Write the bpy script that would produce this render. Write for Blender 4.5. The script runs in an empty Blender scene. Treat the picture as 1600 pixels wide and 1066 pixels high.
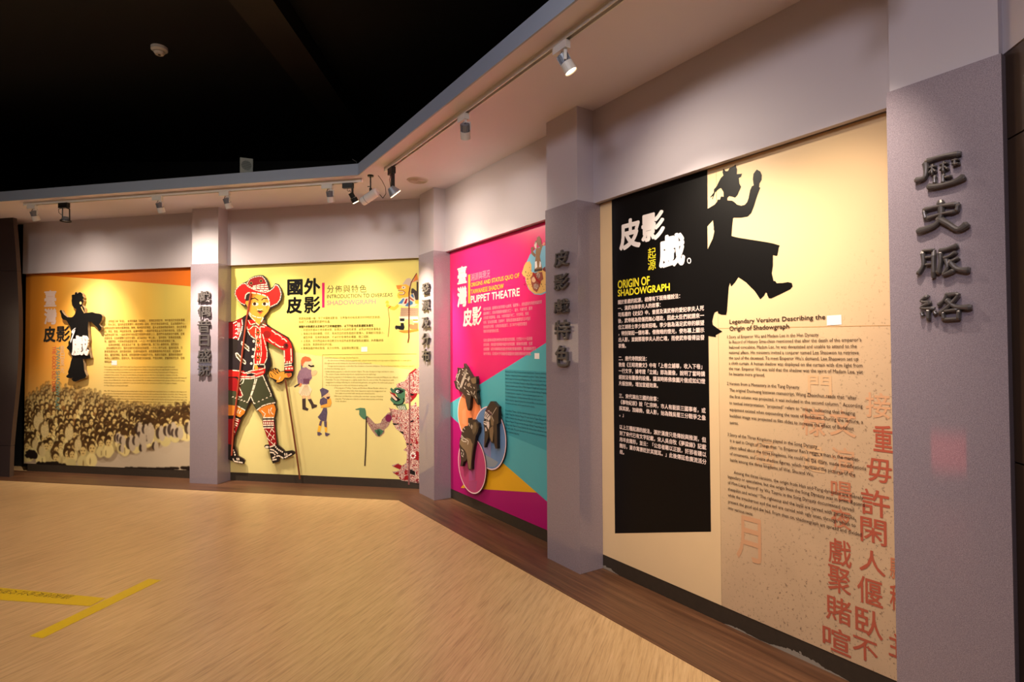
import bpy, math, random
import numpy as np
from mathutils import Vector, Matrix
from mathutils.geometry import tessellate_polygon
random.seed(7); rng = np.random.default_rng(7)
scene = bpy.context.scene
COL = scene.collection
# ---------------------------------------------------------------- camera (calibrated on the 1600x1066 photograph)
F, PITCH, ROLL, CY, HC = 894.95, 0.0198, 0.0056, 530.5, 1.55
cp, sp, cr, sr = math.cos(PITCH), math.sin(PITCH), math.cos(ROLL), math.sin(ROLL)
right, up, fwd = Vector((1, 0, 0)), Vector((0, -sp, cp)), Vector((0, cp, sp))
cx_, cy_ = right*cr - up*sr, right*sr + up*cr
M = Matrix((cx_, cy_, -fwd)).transposed().to_4x4(); M.translation = (0, 0, HC)
cd = bpy.data.cameras.new('camera'); cam = bpy.data.objects.new('camera', cd); COL.objects.link(cam)
cam.matrix_world = M
cd.sensor_width = 36; cd.lens = 36*F/1600; cd.shift_y = -(533-CY)/1600; cd.clip_start = 0.05
scene.camera = cam
# ---------------------------------------------------------------- world, exposure, fill lamps
w = bpy.data.worlds.new('world'); scene.world = w; w.use_nodes = True
w.node_tree.nodes['Background'].inputs[0].default_value = (0.010, 0.010, 0.012, 1)
w.node_tree.nodes['Background'].inputs[1].default_value = 1.0
vs = scene.view_settings
vs.view_transform = 'Standard'; vs.look = 'None'; vs.gamma = 1; vs.use_curve_mapping = False
vs.exposure = 0.0
WARM, NEUT, COOL = (1.0, .84, .66), (1.0, .90, .80), (.80, .88, 1.0)
SPILL = .22
def spot(loc, target, watts, col=WARM, size=50, blend=.8, radius=.03, parent=None):
    l = bpy.data.lights.new('lamp_light', 'SPOT'); l.energy = watts; l.color = col
    l.spot_size = math.radians(size); l.spot_blend = blend; l.shadow_soft_size = radius
    o = bpy.data.objects.new('lamp_light', l); COL.objects.link(o)
    d = Vector(target)-Vector(loc)
    o.rotation_euler = d.to_track_quat('-Z', 'Y').to_euler(); o.location = loc
    return o
FILL_LAMPS = [  # unseen lamps added at ceiling height as ambient fill: (position, target, watts, colour, cone)
    ((-2.8, 2.6, 4.45), (-3.2, 4.4, 0), 290, (1.0, .80, .58), 110),
    ((-0.3, 0.9, 4.45), (0.1, 2.4, 0), 230, (1.0, .84, .66), 110),
    ((-5.4, 3.6, 4.45), (-5.4, 4.6, 0), 110, (1.0, .78, .54), 100),
    ((-1.8, -2.2, 4.4), (1.1, 3.2, 1.9), 540, (.95, .90, 1.0), 90),
    ((-4.2, -0.6, 4.4), (-3.2, 6.6, 0.3), 560, (1.0, .92, .82), 80),
]
for p_, t_, w_, c_, s_ in FILL_LAMPS:
    spot(p_, t_, w_, c_, s_, 1.0, .55)
# ---------------------------------------------------------------- helpers
def lin(c):
    c = c/255.; return c/12.92 if c <= .04045 else ((c+.055)/1.055)**2.4
MATS = {}
def mat(rgb, rough=.55, metal=0, spec=.5, var=.04, scale=14, coat=0, emis=None, estr=0, name=None, bump=0):
    key = (rgb, rough, metal, spec, var, scale, coat, emis, estr, bump)
    if key in MATS: return MATS[key]
    m = bpy.data.materials.new(name or 'paint'); m.use_nodes = True
    nt = m.node_tree; b = nt.nodes['Principled BSDF']
    c = tuple(lin(v) for v in rgb)
    b.inputs['Roughness'].default_value = rough; b.inputs['Metallic'].default_value = metal
    b.inputs['Specular IOR Level'].default_value = spec; b.inputs['Coat Weight'].default_value = coat
    tc = nt.nodes.new('ShaderNodeTexCoord'); nz = nt.nodes.new('ShaderNodeTexNoise'); nz.inputs['Scale'].default_value = scale
    nz.inputs['Detail'].default_value = 3
    nt.links.new(tc.outputs['Object'], nz.inputs['Vector'])
    mx = nt.nodes.new('ShaderNodeMix'); mx.data_type = 'RGBA'
    mx.inputs[6].default_value = tuple(v*(1-var) for v in c)+(1,); mx.inputs[7].default_value = tuple(min(1, v*(1+var)) for v in c)+(1,)
    nt.links.new(nz.outputs[0], mx.inputs[0]); nt.links.new(mx.outputs[2], b.inputs['Base Color'])
    if bump:
        bp = nt.nodes.new('ShaderNodeBump'); bp.inputs['Strength'].default_value = bump; bp.inputs['Distance'].default_value = .002
        nt.links.new(nz.outputs[0], bp.inputs['Height']); nt.links.new(bp.outputs[0], b.inputs['Normal'])
    if emis:
        b.inputs['Emission Color'].default_value = tuple(lin(v) for v in emis)+(1,); b.inputs['Emission Strength'].default_value = estr
    MATS[key] = m
    return m
def tag(o, label=None, cat=None, group=None, kind=None):
    if label: o['label'] = label
    if cat: o['category'] = cat
    if group: o['group'] = group
    if kind: o['kind'] = kind
    return o
def mesh_obj(name, verts, faces, mats, parent=None, midx=None, origin=None, smooth=False):
    """verts in world space; parents carry translation only (or the identity while a prototype is built)."""
    v = np.asarray(verts, float).reshape(-1, 3)
    off = np.array(parent.location) if parent else (np.array(origin) if origin is not None else np.array([v[:, 0].mean(), v[:, 1].mean(), v[:, 2].min()]))
    p = parent.parent if parent else None
    while p: off = off + np.array(p.location); p = p.parent
    me = bpy.data.meshes.new(name); me.from_pydata((v-off).tolist(), [], faces)
    if not isinstance(mats, (list, tuple)): mats = [mats]
    for m in mats: me.materials.append(m)
    if midx is not None: me.polygons.foreach_set('material_index', midx)
    if smooth: me.polygons.foreach_set('use_smooth', [True]*len(me.polygons))
    me.update()
    o = bpy.data.objects.new(name, me); COL.objects.link(o)
    if parent: o.parent = parent
    else: o.location = off
    return o
def empty(name, loc, label, cat, group=None, kind=None):
    o = bpy.data.objects.new(name, None); COL.objects.link(o); o.location = loc; o.empty_display_size = .1
    return tag(o, label, cat, group, kind)
class MB:
    def __init__(s): s.v = []; s.f = []; s.m = []
    def add(s, v, f, m=0):
        k = len(s.v); s.v += [tuple(x) for x in v]; s.f += [tuple(i+k for i in q) for q in f]; s.m += [m]*len(f)
    def box(s, lo, hi, fr=None, m=0):
        c = [(x, y, z) for z in (lo[2], hi[2]) for y in (lo[1], hi[1]) for x in (lo[0], hi[0])]
        if fr: c = [fr(*q) for q in c]
        s.add(c, [(0, 2, 3, 1), (4, 5, 7, 6), (0, 1, 5, 4), (2, 6, 7, 3), (0, 4, 6, 2), (1, 3, 7, 5)], m)
    def cyl(s, a, b, r0, r1=None, n=20, cap=True, m=0):
        a, b = Vector(a), Vector(b); r1 = r0 if r1 is None else r1
        d = (b-a).normalized(); q = d.to_track_quat('Z', 'Y')
        ring = [q @ Vector((math.cos(t), math.sin(t), 0)) for t in (2*math.pi*i/n for i in range(n))]
        v = [a+e*r0 for e in ring]+[b+e*r1 for e in ring]
        f = [(i, (i+1) % n, n+(i+1) % n, n+i) for i in range(n)]
        if cap: f += [tuple(range(n))[::-1], tuple(range(n, 2*n))]
        s.add(v, f, m)
    def tube(s, pts, r, n=8, m=0):
        for a, b in zip(pts[:-1], pts[1:]): s.cyl(a, b, r, r, n, True, m)
    def prism(s, poly, z0, z1, m=0):
        n = len(poly); v = [(x, y, z0) for x, y in poly]+[(x, y, z1) for x, y in poly]
        tri = tessellate_polygon([[Vector((x, y, 0)) for x, y in poly]])
        f = [t for t in tri]+[tuple(i+n for i in t) for t in tri]+[(i, (i+1) % n, n+(i+1) % n, n+i) for i in range(n)]
        s.add(v, f, m)
    def obj(s, name, mats, parent=None, **k): return mesh_obj(name, s.v, s.f, mats, parent, s.m, **k)
def recalc(o):
    import bmesh
    bm = bmesh.new(); bm.from_mesh(o.data); bmesh.ops.recalc_face_normals(bm, faces=bm.faces); bm.to_mesh(o.data); bm.free(); return o
# wall planes: n.(x,y) = d, running along t to the right
TA, TB = .2043, .9906; TC = TB+math.pi/4
class Wall:
    def __init__(s, a, d): s.n = Vector((math.sin(a), math.cos(a), 0)); s.t = Vector((math.cos(a), -math.sin(a), 0)); s.d = d
    def w(s, q, z, off=0): return s.n*(s.d-off)+s.t*q+Vector((0, 0, z))
    def px(s, x, y, off=0):
        """where the sight line of a photo pixel meets the wall plane: (along, height)"""
        a, b = (x-800)/F, -(y-CY)/F
        xr, yr = a*cr+b*sr, -a*sr+b*cr
        d = right*xr+up*yr+fwd
        k = (s.d-off)/s.n.dot(d); p = d*k
        return p.dot(s.t), p.z+HC
    def s(s, p): return p[0]*s.t.x+p[1]*s.t.y
def floor_px(x, y, z=0):
    a, b = (x-800)/F, -(y-CY)/F
    d = right*(a*cr+b*sr)+up*(-a*sr+b*cr)+fwd
    k = (z-HC)/d.z; return Vector((d.x*k, d.y*k, z))
WAu, WAp, WBu, WBp = Wall(TA, 6.067), Wall(TA, 6.125), Wall(TB, 2.729), Wall(TB, 2.781)
FA, FB = Wall(.2072, 5.114), Wall(TB, 1.791)
ZS, ZPT, ZG, ZPB, ZF, ZCEIL = 3.270, 2.601, 2.6035, .0995, 3.380, 4.60
def meet(a, b):
    det = a.n.x*b.n.y-a.n.y*b.n.x
    return ((a.d*b.n.y-b.d*a.n.y)/det, (a.n.x*b.d-b.n.x*a.d)/det)
WC = Wall(TC, 0); pC = Vector((1.785, 2.047, 0)); WC.d = WC.n.dot(pC)
# ---------------------------------------------------------------- materials of the room
M_WHITE = mat((196, 188, 194), .6, var=.015, scale=3, name='white_paint')
M_SOFF = mat((220, 212, 222), .65, var=.02, scale=3, name='soffit_paint')
M_FASC = mat((158, 170, 190), .6, var=.02, name='fascia_paint')
M_BLACK = mat((14, 13, 13), .8, name='black_paint')
M_DARK = mat((22, 19, 18), .7, name='dark_paint')
M_BASE = mat((56, 46, 36), .5, var=.25, scale=30, name='baseboard_laminate')
def chipped(src):      # the laminate with pale chipped patches along its foot
    m = src.copy(); m.name = 'chipped_baseboard'; nt = m.node_tree; b = nt.nodes['Principled BSDF']; old = b.inputs['Base Color'].links[0].from_socket
    tc = nt.nodes.new('ShaderNodeTexCoord'); sx = nt.nodes.new('ShaderNodeSeparateXYZ'); nt.links.new(tc.outputs['Object'], sx.inputs[0])
    n1 = nt.nodes.new('ShaderNodeTexNoise'); n1.inputs['Scale'].default_value = 1.7; n1.inputs['Detail'].default_value = 1
    n2 = nt.nodes.new('ShaderNodeTexNoise'); n2.inputs['Scale'].default_value = 38; n2.inputs['Detail'].default_value = 4
    for n in (n1, n2): nt.links.new(tc.outputs['Object'], n.inputs['Vector'])
    def mth(op, a, c):
        q = nt.nodes.new('ShaderNodeMath'); q.operation = op
        for i, u in enumerate((a, c)):
            if isinstance(u, (int, float)): q.inputs[i].default_value = u
            else: nt.links.new(u, q.inputs[i])
        return q.outputs[0]
    lim = mth('MULTIPLY', mth('MULTIPLY', mth('SUBTRACT', n1.outputs[0], .55), .5), n2.outputs[0])
    k = mth('LESS_THAN', sx.outputs[2], lim)
    mx = nt.nodes.new('ShaderNodeMix'); mx.data_type = 'RGBA'; nt.links.new(k, mx.inputs[0]); nt.links.new(old, mx.inputs[6]); mx.inputs[7].default_value = (.30, .25, .20, 1)
    nt.links.new(mx.outputs[2], b.inputs['Base Color']); return m
M_BASE2 = chipped(M_BASE)
def wood(name, cols, ang, rough, sx=1.4, sy=34, fleck=.35, bump=.05):
    m = bpy.data.materials.new(name); m.use_nodes = True; nt = m.node_tree; b = nt.nodes['Principled BSDF']
    tc = nt.nodes.new('ShaderNodeTexCoord'); mp = nt.nodes.new('ShaderNodeMapping'); mp.inputs['Rotation'].default_value = (0, 0, ang)
    nt.links.new(tc.outputs['Object'], mp.inputs[0])
    def noise(scl, det=5, sc=1.0):
        ms = nt.nodes.new('ShaderNodeMapping'); ms.inputs['Scale'].default_value = scl; nt.links.new(mp.outputs[0], ms.inputs[0])
        n = nt.nodes.new('ShaderNodeTexNoise'); n.inputs['Scale'].default_value = sc; n.inputs['Detail'].default_value = det; n.inputs['Roughness'].default_value = .62
        nt.links.new(ms.outputs[0], n.inputs['Vector']); return n
    n1 = noise((sx, sy, 1)); n2 = noise((sx*2.4, sy*3.4, 1)); n3 = noise((.5, 2.2, 1), 3)
    a = nt.nodes.new('ShaderNodeMath'); a.operation = 'MULTIPLY_ADD'; a.inputs[1].default_value = fleck; nt.links.new(n2.outputs[0], a.inputs[0])
    s = nt.nodes.new('ShaderNodeMath'); s.operation = 'MULTIPLY'; s.inputs[1].default_value = 1-fleck; nt.links.new(n1.outputs[0], s.inputs[0])
    nt.links.new(s.outputs[0], a.inputs[2])
    r = nt.nodes.new('ShaderNodeValToRGB'); e = r.color_ramp.elements
    e[0].position = .32; e[0].color = tuple(lin(v) for v in cols[0])+(1,); e[1].position = .68; e[1].color = tuple(lin(v) for v in cols[2])+(1,)
    k = e.new(.5); k.color = tuple(lin(v) for v in cols[1])+(1,)
    nt.links.new(a.outputs[0], r.inputs[0])
    mx = nt.nodes.new('ShaderNodeMix'); mx.data_type = 'RGBA'; mx.blend_type = 'MULTIPLY'; mx.inputs[0].default_value = .35
    nt.links.new(r.outputs[0], mx.inputs[6])
    r2 = nt.nodes.new('ShaderNodeValToRGB'); r2.color_ramp.elements[0].position = .35; r2.color_ramp.elements[0].color = (.72, .7, .68, 1); r2.color_ramp.elements[1].position = .65
    nt.links.new(n3.outputs[0], r2.inputs[0]); nt.links.new(r2.outputs[0], mx.inputs[7]); nt.links.new(mx.outputs[2], b.inputs['Base Color'])
    b.inputs['Roughness'].default_value = rough
    bp = nt.nodes.new('ShaderNodeBump'); bp.inputs['Strength'].default_value = bump; bp.inputs['Distance'].default_value = .002
    nt.links.new(a.outputs[0], bp.inputs['Height']); nt.links.new(bp.outputs[0], b.inputs['Normal'])
    return m
M_OAK = wood('light_oak_vinyl', ((150, 118, 82), (196, 160, 114), (212, 178, 134)), math.radians(-(90-19.5)), .33, 2.6, 42, .55, .06)
M_WALNUT = wood('dark_walnut_vinyl', ((58, 36, 24), (92, 60, 40), (120, 82, 56)), TB, .38, 1.0, 24, .4)
M_WALNUT_A = wood('dark_walnut_vinyl_far', ((58, 36, 24), (92, 60, 40), (120, 82, 56)), TA, .38, 1.0, 24, .4)
# ---------------------------------------------------------------- floor, ceiling, outer walls
XL, YB = -7.3, -5.0
def structure(mb, name, mats, origin=None): return tag(mb.obj(name, mats, origin=origin), kind='structure')
b = MB(); b.box((XL-.1, YB-.1, -.12), (3.4, 9.2, 0)); structure(b, 'floor', M_OAK, origin=(0, 0, 0))
b = MB(); b.box((XL-.1, YB-.1, ZCEIL), (3.4, 9.2, ZCEIL+.1)); structure(b, 'ceiling', M_BLACK)
# dark wood border along the walls
DA, DB = Wall(.2014, 5.6318), Wall(TB, 2.2885)
cD = meet(DA, DB); cW = meet(WAp, WBp)
lf = lambda wl, x: (x, (wl.d-wl.n.x*x)/wl.n.y)
cE = meet(DB, WC); cF = meet(WBp, WC)
b = MB(); b.prism([lf(DA, XL), cD, cW, lf(WAp, XL)], 0, .003); structure(b, 'floor_border_far', M_WALNUT_A, origin=(0, 0, 0))
b = MB(); b.prism([cD, cE, cF, cW], 0, .003); structure(b, 'floor_border_right', M_WALNUT, origin=(0, 0, 0))
def wallbox(mb, wl, s0, s1, z0, z1, o0, o1, m=0):
    mb.box((s0, o0, z0), (s1, o1, z1), lambda q, o, z: wl.w(q, z, o), m)
sAc, sBc = WAp.s(cW), WBp.s(cW)
AL = WAu.px(35.5, 428)[0]      # left end of the far wall
CE = WC.s((cF[0], cF[1]))
b = MB(); wallbox(b, WAp, AL+.03, sAc, 0, ZS, -.12, -.012); wf = structure(b, 'wall_far', M_WHITE)
b = MB(); wallbox(b, WAu, AL, WAu.s(meet(WAu, WBu)), ZPT, ZS, -.045, 0); tag(b.obj('wall_far_bulkhead', M_WHITE), kind='structure')
b = MB(); wallbox(b, WBp, sBc, WBp.s(cF)+.05, 0, ZS, -.12, -.012); structure(b, 'wall_right', M_WHITE)
b = MB(); wallbox(b, WBu, WBu.s(meet(WAu, WBu)), WBu.s(meet(WBu, WC)), ZPT, ZS, -.038, 0); structure(b, 'wall_right_bulkhead', M_WHITE)
b = MB(); wallbox(b, WAp, AL+.035, sAc, 0, ZPB-.002, -.02, -.002); structure(b, 'baseboard_far', M_BASE)
b = MB(); wallbox(b, WBp, sBc, WBp.s(cF), 0, ZPB-.002, -.02, -.002); structure(b, 'baseboard_right', M_BASE2)
# outer shell of the hall
M_HALL = mat((60, 56, 54), .7, name='hall_wall_paint')
b = MB(); b.box((XL-.1, YB-.1, 0), (XL, 9.2, ZCEIL)); structure(b, 'wall_left', M_DARK)
b = MB(); b.box((XL, YB-.1, 0), (3.4, YB, ZCEIL)); structure(b, 'wall_near', M_HALL)
b = MB(); b.box((XL, 9.1, 0), (3.4, 9.2, ZCEIL)); structure(b, 'wall_behind_far', M_BLACK)
b = MB(); b.box((3.3, YB, 0), (3.4, 9.1, ZCEIL)); structure(b, 'wall_behind_right', M_BLACK)
# soffit with its fascia
fc = meet(FA, FB); fAL = lf(FA, XL)
wcE = WC.w(5.2+CE, 0); wcn = WC.w(WC.s((fc[0], fc[1])), 0)
fBC = meet(FB, WC)
FA2, FB2 = Wall(.2072, 5.114+.012), Wall(TB, 1.791+.012); fc2, fBC2 = meet(FA2, FB2), meet(FB2, WC)
sof = [fAL, fc, fBC, meet(WBu, WC)]
uc = meet(WAp, WBp)
sof = [fAL, fc, fBC, (fBC[0]+.12, fBC[1]), cF, uc, lf(WAp, XL)]
b = MB(); b.prism([lf(FA2, XL), fc2, fBC2, cF, uc, lf(WAp, XL)], ZS, ZS+.05); recalc(structure(b, 'ceiling_soffit', M_SOFF))
b = MB(); b.box((FA.s(fAL), -.0119, ZS-.0005), (FA.s(fc), 0, ZF), lambda q, o, z: FA.w(q, z, o)); structure(b, 'trim_1', M_FASC)
b = MB(); b.box((FB.s(fc), -.0119, ZS-.0005), (FB.s(fBC), 0, ZF), lambda q, o, z: FB.w(q, z, o)); structure(b, 'trim_2', M_FASC)
b = MB(); b.box((-2.28, 2.2, 4.40), (-1.92, 9.1, ZCEIL)); structure(b, 'ceiling_beam', mat((30, 22, 16), .7))
# right hand wall beyond the last pillar: white bulkhead over bronze cladding
b = MB(); wallbox(b, WC, CE-.02, CE+5.2, 0, ZS+.1, -.1, -.02); structure(b, 'wall_right_end', M_DARK)
b = MB(); wallbox(b, WC, CE-.02, CE+5.2, 2.615, ZS, -.02, .0); structure(b, 'wall_right_end_bulkhead', M_WHITE)
# ---------------------------------------------------------------- flat print builder
GL = {}
def stamps(w):
    if w <= 0: return [(0, 0)]
    n = 8 if w > .03 else 4
    return [(0, 0)]+[(math.cos(t)*w, math.sin(t)*w) for t in (2*math.pi*i/n+.39 for i in range(n))]
def glyph(text, weight=0.0, res=2):
    k = (text, weight, res)
    if k in GL: return GL[k]
    c = bpy.data.curves.new('t', 'FONT'); c.body = text; c.size = 1; c.offset = 0; c.resolution_u = res
    o = bpy.data.objects.new('t', c); COL.objects.link(o)
    me = o.evaluated_get(bpy.context.evaluated_depsgraph_get()).to_mesh()
    v = np.empty(len(me.vertices)*3); me.vertices.foreach_get('co', v)
    r = (v.reshape(-1, 3)[:, :2].copy(), [tuple(p.vertices) for p in me.polygons])
    bpy.data.objects.remove(o); bpy.data.curves.remove(c)
    GL[k] = r; return r
def Z(x0, y0, sc, *v):
    return [(x0+v[i]/sc, y0+v[i+1]/sc) for i in range(0, len(v), 2)]
LAY = .0005
class Flat:
    def __init__(s, wall, off=.0): s.w = wall; s.off = off; s.b = MB(); s.mats = []; s.n = 0
    def mi(s, m):
        if m not in s.mats: s.mats.append(m)
        return s.mats.index(m)
    def P(s, pts): return [s.w.px(x, y, s.off) for x, y in pts]
    def add2(s, pts, faces, m, lay):
        o = s.off+lay*LAY
        s.b.add([s.w.w(p[0], p[1], o) for p in pts], faces, s.mi(m))
    def polyl(s, pts, m, lay=1):
        tri = tessellate_polygon([[Vector((p[0], p[1], 0)) for p in pts]])
        out = []
        for t in tri:
            a, b_, c = (pts[i] for i in t)
            cr_ = (b_[0]-a[0])*(c[1]-a[1])-(b_[1]-a[1])*(c[0]-a[0])
            out.append(t if cr_ > 0 else (t[0], t[2], t[1]))
        s.add2(pts, out, m, lay)
    def poly(s, pts, m, lay=1): s.polyl(s.P(pts), m, lay)
    def strokel(s, q, wd, m, lay=1, closed=False):
        if closed: q = q+[q[0]]
        for a, b_ in zip(q[:-1], q[1:]):
            d = Vector((b_[0]-a[0], b_[1]-a[1])); L = d.length
            if L < 1e-6: continue
            d /= L; e = Vector((-d.y, d.x))*wd/2; a2 = Vector(a[:2])-d*wd*.2; b2 = Vector(b_[:2])+d*wd*.2
            s.add2([tuple(a2-e), tuple(b2-e), tuple(b2+e), tuple(a2+e)], [(0, 1, 2, 3)], m, lay)
    def stroke(s, pts, wd, m, lay=1, closed=False): s.strokel(s.P(pts), wd, m, lay, closed)
    def dash(s, pts, wd, on, gap, m, lay=1, closed=False):
        q = s.P(pts)
        if closed: q = q+[q[0]]
        t = 0.; cur = []; draw = True; rem = on
        pos = Vector(q[0]); cur = [tuple(pos)]
        for b_ in q[1:]:
            b_ = Vector(b_)
            while True:
                L = (b_-pos).length
                if L < rem:
                    rem -= L; pos = b_
                    if draw: cur.append(tuple(pos))
                    break
                pos = pos+(b_-pos).normalized()*rem
                if draw:
                    cur.append(tuple(pos)); s.strokel(cur, wd, m, lay); cur = []
                else: cur = [tuple(pos)]
                draw = not draw; rem = on if draw else gap
        if draw and len(cur) > 1: s.strokel(cur, wd, m, lay)
    def ell(s, cx, cy, rx, ry, m, lay=1, n=20, rot=0):
        s.poly([(cx+rx*math.cos(t)*math.cos(rot)-ry*math.sin(t)*math.sin(rot), cy+rx*math.cos(t)*math.sin(rot)+ry*math.sin(t)*math.cos(rot)) for t in (2*math.pi*i/n for i in range(n))], m, lay)
    def fit(s, text, x0, y0, x1, y1, m, lay=3, weight=.0, rot=False, res=3):
        """text filling the wall rectangle between top-left and bottom-right pixels"""
        v, f = glyph(text, 0, res); weight = max(0, weight)
        lo, hi = v.min(0)-weight, v.max(0)+weight
        (a0, b0), (a1, b1) = s.w.px(x0, y0, s.off), s.w.px(x1, y1, s.off)
        for k, d in enumerate(stamps(weight)):
            u = (v+np.array(d)-lo)/(hi-lo)
            if rot: pts = np.stack([a0+(a1-a0)*u[:, 1], b0+(b1-b0)*u[:, 0]], 1)
            else: pts = np.stack([a0+(a1-a0)*u[:, 0], b1+(b0-b1)*u[:, 1]], 1)
            s.add2(pts.tolist(), f, m, lay+k*.12)
    def lines(s, rows, em, m, lay=3, weight=0., full=None, res=1):
        """rows = [(text, x px, baseline y px)], em = px height of the letters; full = (text, x0, x1) sets the width"""
        x, y = rows[0][1], rows[0][2]
        a = s.w.px(x, y, s.off); c = s.w.px(x, y-em, s.off); size = c[1]-a[1]
        xs = size
        if full:
            v, f = glyph(full[0], 0, res); xs = (s.w.px(full[2], y, s.off)[0]-s.w.px(full[1], y, s.off)[0])/v[:, 0].max()
        for t, x, y in rows:
            if not t.strip(): continue
            v, f = glyph(t, 0, res); a = s.w.px(x, y, s.off)
            if len(v) == 0: continue
            for k, d in enumerate(stamps(weight)): s.add2(np.stack([a[0]+(v[:, 0]+d[0])*xs, a[1]+(v[:, 1]+d[1])*size], 1).tolist(), f, m, lay+k*.12)
    def obj(s, name, parent, label=None):
        o = s.b.obj(name, s.mats, parent)
        if label: o['label'] = label
        return o
def cutout(wall, pts, o0, o1, mface, mside, name, parent, loc=None):
    """a board sawn to an outline: front at o1, back at o0 off the wall; pixels are taken on the front face"""
    q = [wall.px(x, y, o1) for x, y in pts] if loc is None else loc
    n = len(q); tri = tessellate_polygon([[Vector((a, b_, 0)) for a, b_ in q]]); ff = []
    for t in tri:
        a, b_, c = (q[i] for i in t)
        ff.append(t if (b_[0]-a[0])*(c[1]-a[1])-(b_[1]-a[1])*(c[0]-a[0]) > 0 else (t[0], t[2], t[1]))
    mb = MB()
    v = [wall.w(a, z, o1) for a, z in q]+[wall.w(a, z, o0) for a, z in q]
    mb.add(v, ff, 0); k = 0
    area = sum(q[i][0]*q[(i+1) % n][1]-q[(i+1) % n][0]*q[i][1] for i in range(n))
    sd = [(i, n+i, n+(i+1) % n, (i+1) % n) for i in range(n)] if area > 0 else [(i, (i+1) % n, n+(i+1) % n, n+i) for i in range(n)]
    bk = [tuple(n+i for i in t[::-1]) for t in ff]
    fs = ff+sd+bk
    return mesh_obj(name, v, fs, [mface, mside], parent, [0]*len(ff)+[1]*(len(sd)+len(bk)))
# ---------------------------------------------------------------- pillars
def glass_mat():
    m = bpy.data.materials.new('silver_mauve_glass'); m.use_nodes = True; nt = m.node_tree; b = nt.nodes['Principled BSDF']
    tc = nt.nodes.new('ShaderNodeTexCoord'); n = nt.nodes.new('ShaderNodeTexNoise'); n.inputs['Scale'].default_value = 420; n.inputs['Detail'].default_value = 2
    nt.links.new(tc.outputs['Object'], n.inputs['Vector'])
    r = nt.nodes.new('ShaderNodeValToRGB'); e = r.color_ramp.elements
    e[0].position = .35; e[0].color = (lin(132), lin(119), lin(131), 1); e[1].position = .80; e[1].color = (lin(180), lin(166), lin(175), 1)
    nt.links.new(n.outputs[0], r.inputs[0]); nt.links.new(r.outputs[0], b.inputs['Base Color'])
    b.inputs['Roughness'].default_value = .5; b.inputs['Metallic'].default_value = .12
    b.inputs['Coat Weight'].default_value = 1.0; b.inputs['Coat Roughness'].default_value = .03; b.inputs['Coat IOR'].default_value = 1.5
    return m
M_GLASS = glass_mat()
M_GEDGE = mat((96, 94, 100), .25, coat=1, name='glass_edge')
M_PEWTER = mat((104, 98, 97), .32, metal=.5, var=.12, scale=60, name='pewter')
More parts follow.
